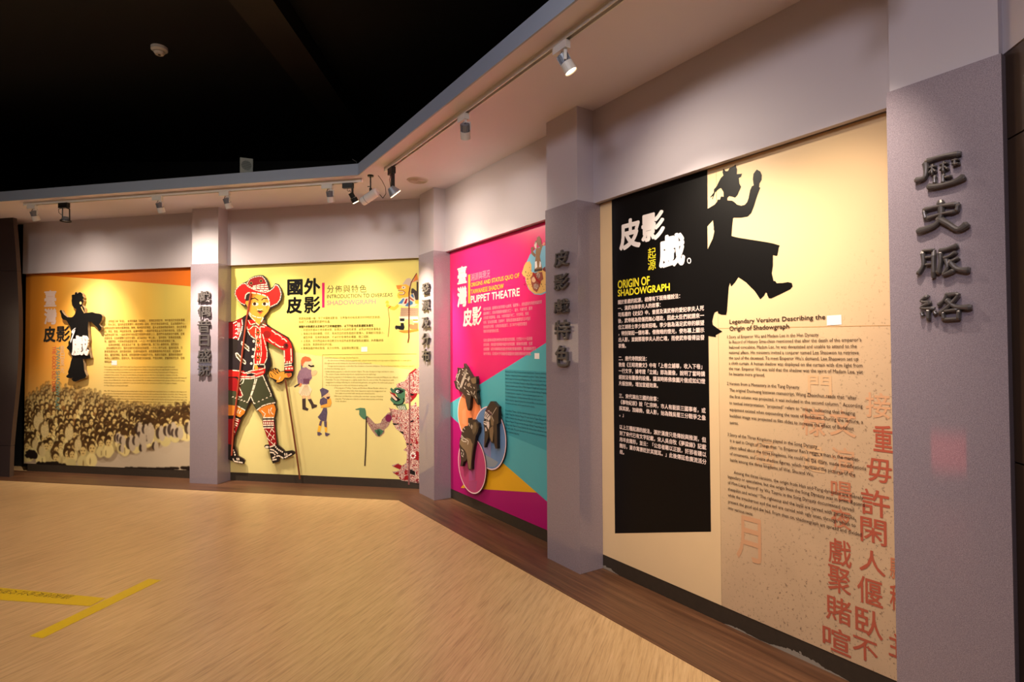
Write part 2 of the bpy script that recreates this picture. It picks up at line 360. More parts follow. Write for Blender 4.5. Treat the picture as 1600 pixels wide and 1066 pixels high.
def pillar(name, wall, wp, sR, dF, wid, label, chars, strokes=()):
    """wall: plane of the front face direction; sR: along-wall coordinate of the right front corner; dF: distance of the front"""
    fr = Wall(0, 0); fr.n, fr.t, fr.d = wall.n, wall.t, dF
    dep = wp.d-dF
    root = empty(name, fr.w(sR-wid/2, 0, -dep/2), label, 'pillar', 'pillars between the murals')
    G = .009
    b = MB(); b.box((sR-wid+G, -dep, ZG-.02), (sR-G, -G, ZS), lambda q, o, z: fr.w(q, z, o)); b.obj('shaft', M_WHITE, root)
    b = MB(); b.box((sR-wid+.02, -dep, 0), (sR-.02, -.02, ZG-.02), lambda q, o, z: fr.w(q, z, o)); b.obj('core', M_DARK, root)
    def sheet(a, c, o0, o1):
        b = MB(); b.box((a, o0, .004), (c, o1, ZG), lambda q, o, z: fr.w(q, z, o)); return b.obj('cladding_panel', M_GLASS, root)
    sheet(sR-wid, sR, -.008, 0); sheet(sR-.008, sR, -dep+.001, -.0085); sheet(sR-wid, sR-wid+.008, -dep+.001, -.0085)
    for st in strokes:
        mb = MB(); base = None
        for wd, *xy in st:
            q = [fr.px(x, y, .012) for x, y in Z(1400, 220, 3.553, *xy)]
            pts = []
            for i in range(len(q)-1):       # Catmull-Rom through the stroke's points
                p0, p1, p2, p3 = (Vector(q[max(0, min(len(q)-1, i+k))]) for k in (-1, 0, 1, 2))
                for t in (0, .25, .5, .75): pts.append(.5*((2*p1)+(p2-p0)*t+(2*p0-5*p1+4*p2-p3)*t*t+(3*p1-p0-3*p2+p3)*t**3))
            pts.append(Vector(q[-1])); n = len(pts); rings = []
            for i, p in enumerate(pts):
                d = (pts[min(n-1, i+1)]-pts[max(0, i-1)]).normalized(); e = Vector((-d.y, d.x)); u = i/(n-1)
                w_ = wd*1.4/390*(.72+.5*abs(2*u-1)**2)*(.55 if i in (0, n-1) else 1)
                h_ = .017 if i not in (0, n-1) else .012
                rings.append([fr.w(p.x+e.x*a_*w_, p.y+e.y*a_*w_, .006+h_*b_) for a_, b_ in ((-.5, 0), (-.5, .55), (-.30, .92), (0, 1), (.30, .92), (.5, .55), (.5, 0))])
            k0 = len(mb.v); mb.v += [tuple(v) for r_ in rings for v in r_]
            for i in range(n-1):
                for j in range(7): mb.f.append((k0+7*i+j, k0+7*(i+1)+j, k0+7*(i+1)+(j+1) % 7, k0+7*i+(j+1) % 7)); mb.m.append(0)
            mb.f += [tuple(range(k0, k0+7)), tuple(range(k0+7*(n-1), k0+7*n))[::-1]]; mb.m += [0, 0]
        chp = recalc(mb.obj('raised_character', M_PEWTER, root))
        b = MB(); c0 = fr.px(*Z(1400, 220, 3.553, *st[0][1:3])[0], .01); b.cyl(fr.w(c0[0], c0[1], 0), fr.w(c0[0], c0[1], .009), .004, n=8); b.obj('standoff', M_PEWTER, chp)
    for ch, x0, y0, x1, y1 in chars:
        a0 = fr.px(x0, y0, .02); a1 = fr.px(x1, y1, .02)
        for k, (ex, be) in enumerate(((.012, .004),)):
            c = bpy.data.curves.new('t', 'FONT'); c.body = ch; c.size = 1; c.resolution_u = 2; c.offset = .006
            c.extrude = .035; c.bevel_depth = .010; c.bevel_resolution = 1
            o = bpy.data.objects.new('t', c); COL.objects.link(o)
            me = o.evaluated_get(bpy.context.evaluated_depsgraph_get()).to_mesh()
            v = np.empty(len(me.vertices)*3); me.vertices.foreach_get('co', v); v = v.reshape(-1, 3); f = [tuple(p.vertices) for p in me.polygons]
            bpy.data.objects.remove(o); bpy.data.curves.remove(c)
            lo, hi = v.min(0), v.max(0); u = (v-lo)/(hi-lo)
            # clerical-script flare: strokes swell and rise towards both ends
            X = a0[0]+(a1[0]-a0[0])*u[:, 0]; Y = a1[1]+(a0[1]-a1[1])*(u[:, 1]+.05*(np.abs(u[:, 0]-.5)*2)**3*(.6-u[:, 1]))
            D = .006+.018*u[:, 2]
            chp = mesh_obj('raised_character', [fr.w(X[i], Y[i], D[i]) for i in range(len(v))], f, M_PEWTER, root)
        for sx, sy in ((.3, .55), (.7, .5)):
            q = (a0[0]+(a1[0]-a0[0])*sx, a1[1]+(a0[1]-a1[1])*sy)
            b = MB(); b.cyl(fr.w(q[0], q[1], 0), fr.w(q[0], q[1], .008), .004, n=8); b.obj('standoff', M_PEWTER, chp)
    return root
def sd(wall, p): return wall.s(p), wall.n.x*p[0]+wall.n.y*p[1]
s1, d1 = sd(WAp, (-3.462, 6.742)); s3, d3 = sd(WBp, (-.815, 5.963)); s4, d4 = sd(WBp, (.461, 3.983)); s5, d5 = sd(WBp, (1.752, 2.025))
PW = .375
pillar('pillar', WAp, WAp, s1, d1, PW, 'glass-clad pillar with six raised characters between the orange and the lime mural',
       [('戲', 308.4, 455, 329, 472.3), ('偶', 308.4, 478, 329, 495), ('昔', 308.4, 499.5, 329, 519.8), ('日', 311, 523, 327, 541.4), ('盛', 308.4, 545, 329, 568), ('況', 308.4, 571, 329, 588)])
pillar('pillar', WBp, WBp, s3, d3, PW, 'glass-clad pillar in the bend of the wall between the lime and the pink mural',
       [('發', 658.8, 443.5, 671, 459), ('源', 658.8, 468.8, 671, 484.5), ('及', 658.8, 496.5, 671, 512), ('分', 658.8, 521, 671, 539), ('布', 658.8, 545.5, 671, 565.5)])
pillar('pillar', WBp, WBp, s4, d4, PW, 'tall grey glass-clad pillar between the pink mural and the cream mural',
       [('皮', 865, 393.5, 888.6, 414), ('影', 865, 430, 888.6, 451), ('戲', 865, 468.5, 888.6, 488.5), ('特', 866, 501, 890, 531), ('色', 867, 540, 889, 573)])
pillar('pillar', WBp, WBp, s5, d5, PW, 'nearest glass-clad pillar with four large raised characters at the right edge',
       [], [
    [(6.2, 160,118, 255,88, 362,70), (6.4, 163,118, 168,160, 158,205, 104,222), (3.4, 182,152, 226,141), (3.4, 204,130, 203,192), (3, 202,158, 186,184), (3, 206,156, 224,174), (3.4, 242,136, 292,122), (3.4, 266,114, 265,180), (3, 264,142, 246,168), (3, 268,140, 292,160),
     (3, 308,112, 352,104), (3, 310,132, 356,126), (3.6, 330,98, 328,140), (4.6, 217,192, 216,244), (4.6, 264,184, 262,240), (4, 266,206, 312,196), (7.0, 172,256, 240,250, 325,228, 384,196)],
    [(5, 156,384, 166,440), (5.4, 150,386, 240,364, 350,350), (5.4, 348,350, 336,396), (4.6, 166,434, 250,408, 334,392), (7, 246,330, 250,415, 215,470, 114,506), (7.4, 226,428, 290,462, 346,492, 402,458)],
    [(5.4, 148,612, 154,690, 120,744), (4.6, 146,612, 214,606), (5.4, 210,606, 208,762), (4, 160,650, 206,644), (4, 160,690, 206,684), (5.8, 238,614, 290,600, 346,580), (5.4, 246,612, 248,680, 232,742), (4.6, 262,654, 300,640, 336,616), (5, 276,650, 288,700, 266,742, 330,716), (4.4, 306,672, 352,648), (6.8, 292,664, 340,712, 412,718)],
    [(4.8, 178,862, 142,890, 196,900), (4.8, 196,896, 140,928, 216,932), (5, 182,930, 180,1000), (4.4, 142,950, 152,976), (4.4, 212,944, 226,966), (5, 290,844, 270,884, 234,916), (5, 282,860, 346,854, 300,912, 240,962), (6.6, 274,876, 332,922, 422,924), (4.8, 262,946, 266,996), (4.8, 258,948, 352,936), (4.8, 350,938, 346,996), (4.6, 264,992, 346,988)]])
# ---------------------------------------------------------------- bronze cladding at the far right
M_BRONZE = mat((70, 52, 38), .32, metal=.35, var=.10, scale=2.5, coat=.3, name='bronze_laminate')
root = empty('bronze_wall_cladding', WC.w(CE+1.5, 0, 0), 'dark bronze wall cladding with joints beyond the last pillar at the right', 'wall cladding')
for z0, z1 in ((.02, 1.14), (1.146, 2.297), (2.303, 2.61)):
    for k in range(3):
        b = MB(); wallbox(b, WC, CE+.045+k*1.2, CE+.045+1.194+k*1.2, z0, z1, -.018, -.002); b.obj('panel', M_BRONZE, root)
# ---------------------------------------------------------------- curved dark wall sheets at the far left
M_UMBER = mat((58, 46, 46), .38, var=.08, scale=2, coat=.15, name='umber_laminate')
M_UMBER_E = mat((78, 60, 48), .5, name='umber_edge')
CW = Wall(TA, 5.80)
root = empty('curved_wall_screen', CW.w(CW.px(0, 700)[0]-.3, 0, .1), 'dark brown bowed wall screen with two joints at the left edge', 'wall screen')
edge = [(22.6, 345.5), (20.5, 372), (17.6, 410), (15.0, 450), (12.6, 500), (10.8, 559), (9.6, 620), (9.8, 660), (11.8, 700), (15.2, 729), (17.5, 741)]
el = [CW.px(x, y) for x, y in edge]; el[0] = (el[0][0], ZS-.002); el[-1] = (el[-1][0], 0.0)
def ex(z):
    for (a, za), (c, zc) in zip(el[:-1], el[1:]):
        if zc <= z <= za: return a+(c-a)*(za-z)/(za-zc)
    return el[-1][0]
zz = [ZS-.002, CW.px(0, 422)[1], CW.px(0, 697)[1], 0.003]
for k in range(3):
    z1, z0 = zz[k]-(.004 if k else 0), zz[k+1]
    lv = np.linspace(z1, z0, 9); b = MB(); v = []
    for z in lv:
        s_ = ex(z); bow = .16*math.sin(math.pi*z/ZS)
        for q, o in ((s_, .02-bow), (s_, -.03-bow), (s_-1.3, .02-bow), (s_-1.3, -.03-bow)): v.append(CW.w(q, z, o))
    f = []; mi = []
    for i in range(8):
        a, c = 4*i, 4*i+4
        f += [(a, c, c+2, a+2), (a+1, a+3, c+3, c+1), (a, a+1, c+1, c), (a+2, c+2, c+3, a+3)]; mi += [0, 0, 1, 0]
    f += [(0, 2, 3, 1), (32, 33, 35, 34)]; mi += [0, 0]
    recalc(mesh_obj('sheet', v, f, [M_UMBER, M_UMBER_E], root, mi))
b = MB(); b.box((XL, 6.95, 0), (-6.62, 7.5, .10), None); tag(b.obj('baseboard_left', M_BASE), kind='structure')
# dark recess between the screen and the far wall
b = MB(); wallbox(b, WAu, AL-1.2, AL+.028, 0, ZS, -.40, -.30); tag(b.obj('wall_recess', M_BLACK), kind='structure')
b = MB(); wallbox(b, WAu, AL+.0, AL+.03, 0, ZS, -.30, -.13); tag(b.obj('wall_recess_side', M_BLACK), kind='structure')
# ---------------------------------------------------------------- track lighting
M_WP = mat((225, 224, 218), .4, name='white_plastic'); M_ALU = mat((150, 156, 166), .4, metal=.5, name='finned_aluminium')
M_BP = mat((16, 15, 15), .4, name='black_plastic'); M_CAB = mat((12, 12, 12), .5, name='cable')
M_LENS = mat((255, 244, 225), .3, emis=(255, 226, 180), estr=9, name='lamp_lens')
M_LENS_OFF = mat((120, 122, 126), .2, coat=1, name='dark_lens')
def track(name, wall_line, p0, p1, label):
    a, c = Vector(p0), Vector(p1); d = (c-a).normalized(); e = Vector((-d.y, d.x, 0)); L = (c-a).length
    root = empty(name, (a+c)/2, label, 'light track')
    fr = lambda x, y, z: a+d*x+e*y+Vector((0, 0, z))
    b = MB()
    b.box((0, -.018, -.004), (L, .018, 0), fr); b.box((0, -.018, -.034), (L, -.011, -.004), fr); b.box((0, .011, -.034), (L, .018, -.004), fr)
    b.obj('rail', M_WP, root)
    b = MB(); b.box((0.002, -.011, -.012), (L-.002, .011, -.0045), fr); b.obj('conductor_channel', mat((90, 80, 84), .6), root)
    for x in (0, L-.05):
        b = MB(); b.box((x, -.02, -.037), (x+.05, .02, -.0005), fr); b.obj('end_cap', M_WP, root)
    return a, d, e
ta0, ta1 = floor_px(39, 317, ZS), floor_px(566, 279.5, ZS)
tb0, tb1 = floor_px(603, 263, ZS), floor_px(975, -14, ZS)
tb1 = tb0+(tb1-tb0).normalized()*4.6
trA = track('track_rail', None, ta0, ta1, 'white light track under the soffit over the orange and lime murals')
trB = track('track_rail', None, tb0, tb1, 'white light track running towards the viewer over the pink and cream murals')
def head_white(root, aim, arm=1):
    """root at the track, aim: world direction; the track runs along root['dir']"""
    L = Vector(root.location); d = Vector(root['dirv']); e = Vector((-d.y, d.x, 0))
    fr = lambda x, y, z: L+d*x+e*y+Vector((0, 0, z))
    b = MB(); b.box((-.085, -.017, -.078), (.03, .017, -.0345), fr); b.obj('adapter', M_WP, root)
    pv = fr(0.0, 0, -.135)
    a = Vector(aim).normalized(); side = a.cross(Vector((0, 0, 1))).normalized()
    b = MB(); b.cyl(fr(.012, 0, -.078), fr(.012, 0, -.1), .009, n=12)
    q = Vector((0, 0, -.1))
    f2 = lambda x, y, z: L+Vector((0, 0, z))+side*(x)+Vector(side.cross(Vector((0, 0, 1))))*y
    b.box((.034, -.008, -.150), (.040, .008, -.092), f2); b.box((-.012, -.008, -.098), (.040, .008, -.092), f2); b.obj('bracket', M_WP, root)
    c = pv-a*.03
    b = MB(); b.cyl(c, c+a*.05, .027, n=20)
    for k in range(16):
        t = 2*math.pi*k/16; u = (a.orthogonal().normalized()*math.cos(t)+a.cross(a.orthogonal().normalized())*math.sin(t))
        v = a.cross(u).normalized()*.0014
        p = [c+u*.024-v, c+u*.024+v, c+u*.034+v, c+u*.034-v]; p2 = [x+a*.05 for x in p]
        b.add(p+p2, [(0, 1, 2, 3), (7, 6, 5, 4), (0, 4, 5, 1), (1, 5, 6, 2), (2, 6, 7, 3), (3, 7, 4, 0)])
    b.obj('heat_sink', M_ALU, root)
    b = MB(); b.cyl(c+a*.05, c+a*.105, .035, .036, n=24, cap=False); b.cyl(c+a*.105, c+a*.100, .036, .031, n=24, cap=False); b.cyl(c+a*.0505, c+a*.051, .035, n=24)
    cap_ = b.obj('lamp_head', M_WP, root)
    b = MB(); b.cyl(c+a*.094, c+a*.099, .031, n=24); b.obj('lens', M_LENS, cap_)
    pts = [fr(-.02, 0, -.076), fr(-.035, .0, -.10), fr(-.02, .012, -.112), c-a*.005]
    b = MB(); b.tube(pts, .0025, 6); b.obj('cable', M_CAB, root)
    return c+a*.112
def new_head(tr, px, py, label, zoff=-.05, name='track_spotlight', grp='white track spotlights'):
    a, d, e = tr
    p = floor_px(px, py, ZS+zoff); x = (p-a).dot(d); loc = a+d*x
    r = empty(name, (loc.x, loc.y, ZS), label, 'spotlight', grp); r['dirv'] = tuple(d); return r
def aimed(root, target): return (Vector(target)-(Vector(root.location)+Vector((0, 0, -.13)))).normalized()
# (track, px, py, target on a wall, watts, cone, label)
tgt = lambda wl, x, y: wl.w(*wl.px(x, y))
WHITE_HEADS = [
    (trA, 50, 322, tgt(WAp, 150, 570), 240, 64, WARM, 'white track spotlight at the left end of the far track'),
    (trA, 249, 309, Vector((-3.64, 6.78, 1.6)), 480, 46, WARM, 'white track spotlight left of the first pillar, over the orange mural'),
    (trA, 355, 302, tgt(WAp, 455, 590), 150, 66, WARM, 'white track spotlight over the cowboy end of the lime mural'),
    (trA, 514, 290, tgt(WAp, 565, 580), 150, 70, WARM, 'white track spotlight near the right end of the far track'),
    (trB, 719, 180, tgt(WBp, 745, 540), 120, 60, WARM, 'white track spotlight over the pink mural'),
    (trB, 872, 66, tgt(WBp, 1170, 600), 190, 74, WARM, 'white track spotlight over the cream mural, nearest in view'),
]
for tr, x, y, tg, wt, cone, colr, lab in WHITE_HEADS:
    r = new_head(tr, x, y, lab); a = aimed(r, tg); q = head_white(r, a); spot(q, q+a, wt, colr, cone, 1, .02); spot(q, q+a, wt*SPILL, colr, 140, 1, .03)
# further heads on the same track outside the frame
for x, tg, wt in ((4.25, WBp.w(WBp.px(1150, 700)[0], 1.0), 150),):
    r = empty('track_spotlight', tb0+(tb1-tb0).normalized()*x, 'white track spotlight further along the right track than the picture shows', 'spotlight', 'white track spotlights'); r['dirv'] = tuple(trB[1])
    a = aimed(r, tg); q = head_white(r, a); spot(q, q+a, wt, WARM, 70, 1, .02)
# black gimbal lamp, left
r = new_head(trA, 94, 318, 'black open-frame track lamp beside the leftmost white spotlight', grp='black track lamps'); L = Vector(r.location); d = Vector(r['dirv']); e = Vector((-d.y, d.x, 0))
fr = lambda x, y, z: L+d*x+e*y+Vector((0, 0, z))
b = MB(); b.box((-.06, -.02, -.09), (.06, .02, -.035), fr); b.obj('adapter', M_BP, r)
b = MB(); b.tube([fr(-.02, 0, -.09), fr(-.02, 0, -.2), fr(-.022, 0, -.235)], .006); b.tube([fr(.03, 0, -.09), fr(.075, 0, -.105), fr(.078, 0, -.235), fr(.055, 0, -.235)], .006); b.obj('frame', M_BP, r)
b = MB(); b.cyl(fr(.025, 0, -.19), fr(.025, 0, -.232), .024, .05, n=20); b.obj('reflector', M_ALU, r)
b = MB(); b.cyl(fr(.025, 0, -.232), fr(.025, 0, -.245), .055, .055, n=24, cap=False); b.cyl(fr(.025, 0, -.245), fr(.025, 0, -.2449), .055, .05, n=24, cap=False); b.obj('bezel', M_BP, r)
b = MB(); b.cyl(fr(.025, 0, -.236), fr(.025, 0, -.238), .048, n=24); b.obj('lens', M_LENS_OFF, r)
b = MB(); b.tube([fr(-.03, 0, -.09), fr(-.075, 0, -.10), fr(-.07, 0, -.14), fr(-.02, 0, -.175)], .0025, 6); b.obj('cable', M_CAB, r)
# black spot at the right end of the far track
def head_black(r, aim, lit, arm=.0):
    L = Vector(r.location); d = Vector(r['dirv']); e = Vector((-d.y, d.x, 0)); fr = lambda x, y, z: L+d*x+e*y+Vector((0, 0, z))
    b = MB(); b.box((-.075, -.018, -.085), (.035, .018, -.035), fr); b.obj('adapter', M_BP, r)
    b = MB(); b.box((.022, -.012, -.16-arm), (.034, .012, -.085), fr); b.obj('arm', M_BP, r)
    a = Vector(aim).normalized(); c = fr(.02, 0, -.155-arm)
    b = MB(); b.cyl(c-a*.02, c+a*.03, .026, n=20); b.cyl(c+a*.036, c+a*.075, .034, .034, n=24); cap_ = b.obj('lamp_head', M_BP, r)
    b = MB(); b.cyl(c+a*.03, c+a*.036, .0345, n=24); b.cyl(c+a*.075, c+a*.079, .0345, .0345, n=24); b.obj('chrome_ring', mat((190, 190, 192), .2, metal=1), cap_)
    b = MB(); b.cyl(c+a*.079, c+a*.081, .031, n=24); b.obj('lens', M_LENS if lit else M_LENS_OFF, cap_)
    b = MB(); b.tube([fr(-.02, 0, -.085), fr(-.03, 0, -.105), fr(-.015, 0, -.118), fr(0, 0, -.11), fr(.01, 0, -.13-arm)], .0025, 6); b.obj('cable', M_CAB, r)
    return c+a*.09
r = new_head(trA, 549, 290, 'small black track spotlight with a chrome ring beside the white cylinder', grp='black track lamps'); a = aimed(r, (-.93, 6.12, 1.8))
q = head_black(r, a, True); spot(q, q+a, 560, WARM, 46, 1, .02); QB, AB = q, a
r = new_head(trB, 607, 264, 'lit black lamp at the far end of the right track', grp='black track lamps')
L = Vector(r.location); d = Vector(r['dirv']); e = Vector((-d.y, d.x, 0)); fr = lambda x, y, z: L+d*x+e*y+Vector((0, 0, z))
b = MB(); b.box((-.05, -.02, -.095), (.05, .02, -.035), fr); b.obj('adapter', M_BP, r)
b = MB(); b.box((.014, -.014, -.23), (.042, .014, -.09), fr); b.obj('arm', M_BP, r)
a = (Vector(tgt(WBp, 745, 470))-fr(.02, 0, -.24)).normalized(); c = fr(.02, 0, -.245)
b = MB(); b.cyl(c-a*.03, c+a*.035, .03, .058, n=24); b.obj('reflector', M_ALU, r)
b = MB(); b.cyl(c+a*.035, c+a*.045, .06, .06, n=28); b.obj('bezel', mat((200, 196, 190), .3), r)
b = MB(); b.cyl(c+a*.045, c+a*.047, .054, n=28); b.obj('lens', M_LENS, r)
b = MB(); b.tube([fr(-.02, 0, -.09), fr(-.05, 0, -.13), fr(-.035, 0, -.17), c-a*.02], .003, 6); b.obj('cable', M_CAB, r)
q = c+a*.06; spot(q, q+a, 48, (1, .83, .64), 80, 1, .04); spot(q, q+a, 50, (1, .83, .64), 170, 1, .04)
# white cylinder camera on a black stem
p = floor_px(579, 274, ZS); r = empty('ceiling_camera', p, 'white bullet camera on a black stem with a looping cable', 'camera')
b = MB(); b.cyl(p, p-Vector((0, 0, .012)), .03, n=20); b.cyl(p-Vector((0, 0, .012)), p-Vector((0, 0, .15)), .007, n=10); b.obj('stem', M_BP, r)
b = MB(); j = p-Vector((0, 0, .11)); b.cyl(j+Vector((-.03, 0, 0)), j+Vector((.0, 0, 0)), .004, n=8); b.cyl(p-Vector((0, 0, .125)), p-Vector((0, 0, .165)), .013, n=12); b.obj('joint', M_BP, r)
a = Vector((-.80, .30, -.42)).normalized(); c = p-Vector((0, 0, .205))
b = MB(); b.cyl(c-a*.075, c+a*.055, .043, n=28); b.cyl(c-a*.092, c-a*.075, .030, .043, n=28); b.obj('housing', M_WP, r)
b = MB(); b.cyl(c+a*.055, c+a*.06, .0425, n=28); b.obj('seam', mat((120, 130, 134), .5), r)
b = MB(); b.cyl(c+a*.06, c+a*.105, .043, .041, n=28); b.obj('front_cap', M_WP, r)
b = MB(); b.tube([p+Vector((.075, 0, -.002)), p+Vector((.11, 0, -.05)), p+Vector((.145, 0, -.12)), p+Vector((.15, 0, -.18)), p+Vector((.12, 0, -.225)), c-a*.085], .003, 6); b.obj('cable', M_CAB, r)
# round ceiling loudspeaker in the soffit
p = floor_px(652.5, 281.5, ZS); r = empty('ceiling_loudspeaker', p, 'round cream loudspeaker grille set in the soffit by the bend', 'loudspeaker')
M_GR = mat((184, 172, 158), .6, name='grille')
b = MB(); b.cyl(p, p-Vector((0, 0, .008)), .108, .102, n=40); b.obj('rim', mat((206, 196, 186), .5), r)
b = MB()
for k, rr in enumerate(np.linspace(.014, .09, 9)):
    n = 36; v = []; 
    for i in range(n):
        t = 2*math.pi*i/n
        for q, z in ((rr-.0035, -.0085), (rr, -.0115), (rr+.0035, -.0085)): v.append(p+Vector((q*math.cos(t), q*math.sin(t), z)))
    b.add(v, [f for i in range(n) for f in ((3*i, 3*i+1, 3*((i+1) % n)+1, 3*((i+1) % n)), (3*i+1, 3*i+2, 3*((i+1) % n)+2, 3*((i+1) % n)+1))])
b.obj('grille', M_GR, r)
# little loudspeaker box on top of the fascia
p = FA.w(FA.px(378.5, 262, .03)[0], ZF, -.06); r = empty('loudspeaker_box', p, 'small square white loudspeaker standing on top of the fascia', 'loudspeaker')
ang = math.radians(24); dx = Vector((math.cos(ang), math.sin(ang), 0)); dy = Vector((-math.sin(ang), math.cos(ang), 0)); M_SB = mat((150, 156, 150), .55, name='speaker_plastic')
fr = lambda x, y, z: p+dx*x+dy*y+Vector((0, 0, z))
b = MB(); b.box((-.075, -.035, 0), (.045, .06, .155), fr); b.obj('cabinet', M_SB, r)
b = MB()
for k in range(-5, 6):
    hw = math.sqrt(max(0, .048**2-(k*.0088)**2)); b.box((-.015-hw, -.0375, .08+k*.0088-.0022), (-.015+hw, -.035, .08+k*.0088+.0022), fr)
b.obj('grille', mat((84, 92, 88), .6), r)
b = MB(); b.cyl(fr(.045, .02, .06), fr(.05, .02, .06), .009, n=12); b.obj('knob', M_BP, r)
# smoke detector on the dark ceiling
p = floor_px(249, 74, ZCEIL-.0); r = empty('smoke_detector', p, 'white round smoke detector on the black ceiling', 'smoke detector')
b = MB(); b.cyl(p, p-Vector((0, 0, .03)), .075, .075, n=32); b.cyl(p-Vector((0, 0, .03)), p-Vector((0, 0, .045)), .075, .055, n=32); b.obj('base', M_WP, r)
b = MB(); b.cyl(p-Vector((0, 0, .045)), p-Vector((0, 0, .052)), .042, .042, n=28); b.cyl(p-Vector((0, 0, .052)), p-Vector((0, 0, .075)), .052, .036, n=28); b.obj('chamber', M_WP, r)
b = MB(); b.cyl(p-Vector((0, 0, .075)), p-Vector((0, 0, .08)), .012, n=12); b.obj('sensor', mat((60, 50, 50), .5), r)
# small bracket with cable on the fascia corner
p = Vector((fc[0]-.02, fc[1]+.05, ZF)); b = MB(); b.tube([p, p+Vector((-.01, 0, .035)), p+Vector((-.05, .0, .06))], .004, 6); b.box((-.02, -.01, 0), (.03, .01, .012), lambda x, y, z: p+Vector((x, y, z)))
tag(b.obj('cable_clip', mat((70, 70, 70), .5)), 'tiny grey cable clip on the corner of the fascia', 'cable clip')
# ---------------------------------------------------------------- floor marking tape
root = empty('floor_tape', floor_px(150, 945), 'yellow T-shaped floor marking tape with printed line on the wood floor', 'floor marking')
M_TAPE = mat((206, 172, 8), .45, var=.06, scale=40, name='yellow_tape')
def floor_poly(pts, z, m, name, parent):
    mb = MB(); q = [floor_px(x, y, z) for x, y in pts]; mb.prism([(v.x, v.y) for v in q], z-.0008, z, 0); return recalc(mb.obj(name, m, parent))
floor_poly([(46.3, 994), (232.4, 904.6), (252, 906.6), (66.6, 997.5)], .0012, M_TAPE, 'cross_strip', root)
floor_poly([(-260, 893), (165, 934.6), (141, 947.2), (-290, 918)], .0020, M_TAPE, 'stem_strip', root)
a0 = floor_px(111, 934, .0022); a1 = floor_px(0, 924.5, .0022); dd = (a1-a0).normalized(); ee = Vector((-dd.y, dd.x, 0))
for s_, u0, hgt in (('請保持安全社交距離', 0.0, .062), (' meters', .62, .05)):
    b = MB(); v, f = glyph(s_, .01, 2); mx = v[:, 0].max()
    for k in range(1):
        base = a0+dd*(u0*1.0)+ee*(-.028)
        b.add([base+dd*(x*.068)+ee*(y*hgt) for x, y in v], f)
    b.obj('lettering', mat((92, 66, 20), .6), root)
# ================================================================ MURALS
def pm(rgb, **k): return mat(rgb, rough=k.pop('rough', .42), spec=.35, var=k.pop('var', .03), scale=6, **k)
INK, WHITE = mat((10, 8, 8), .4, spec=.25), pm((246, 236, 232))
# ---------------------------------------------------------------- mural 1: orange, crowd
sL, sR = WAp.px(40, 500)[0], WAp.px(297.5, 500)[0]+.03
root1 = empty('mural_panel', WAp.w((sL+sR)/2, ZPB, 0), 'orange mural with a sepia crowd photograph, leftmost on the far wall', 'mural')
RES = .0062
nx, nz = int((sR-sL)/RES), int((ZPT-ZPB+.0)/RES)
S = np.linspace(sL, sR, nx); Zg = np.linspace(ZPB, ZPT+.0, nz)
def A1(x, y): return WAp.px(x, y)
xs_px = [40, 92, 130, 160, 200, 225, 258, 297]
cs = np.array([(214, 132, 44), (236, 160, 52), (248, 200, 104), (250, 214, 124), (250, 204, 100), (236, 188, 78), (206, 182, 86), (214, 188, 92)], float)  # paler middle stops: print tone with the spotlight's hot spot mixed into the colour
ss = [A1(x, 520)[0] for x in xs_px]
img = np.stack([np.interp(S, ss, cs[:, k]) for k in range(3)], -1)[None].repeat(nz, 0)
zt, zb = A1(150, 560)[1], A1(150, 700)[1]
tt = np.clip((zt-Zg)/(zt-zb), 0, 1)[:, None, None]; img = img*(1-tt)+np.array((214, 190, 128.))*tt
# crowd area
top_px = [(30, 640), (50, 612), (75, 600), (110, 603), (150, 612), (190, 630), (240, 637), (300, 632)]
bot_px = [(30, 700), (58, 700), (85, 716), (112, 712), (150, 700), (190, 690), (230, 675), (300, 655)]
tp = [A1(*p) for p in top_px]; bp_ = [A1(*p) for p in bot_px]
ztop = np.interp(S, [p[0] for p in tp], [p[1] for p in tp]); zbot = np.interp(S, [p[0] for p in bp_], [p[1] for p in bp_])
GS, GZ = np.meshgrid(S, Zg)
base = np.array((150, 112, 58.))
m_ = np.clip((ztop[None]-GZ)/.12, 0, 1)*np.clip((GZ-zbot[None])/.05, 0, 1)
img = img*(1-m_[..., None]*.75)+base*m_[..., None]*.75
pale = np.array((204, 184, 156.)); mp_ = np.clip((zbot[None]+.02-GZ)/.05, 0, 1)[..., None]
img = img*(1-mp_)+pale*mp_
def disc(s, z, rs, rz, c, al, soft=.25):
    i0, i1 = np.searchsorted(S, [s-rs*1.3, s+rs*1.3]); j0, j1 = np.searchsorted(Zg, [z-rz*1.3, z+rz*1.3])
    if i1 <= i0 or j1 <= j0: return
    g = ((GS[j0:j1, i0:i1]-s)/rs)**2+((GZ[j0:j1, i0:i1]-z)/rz)**2
    a = np.clip((1-g)/soft, 0, 1)[..., None]*al
    img[j0:j1, i0:i1] = img[j0:j1, i0:i1]*(1-a)+np.array(c)*a
rows = np.linspace(0, 1, 15)
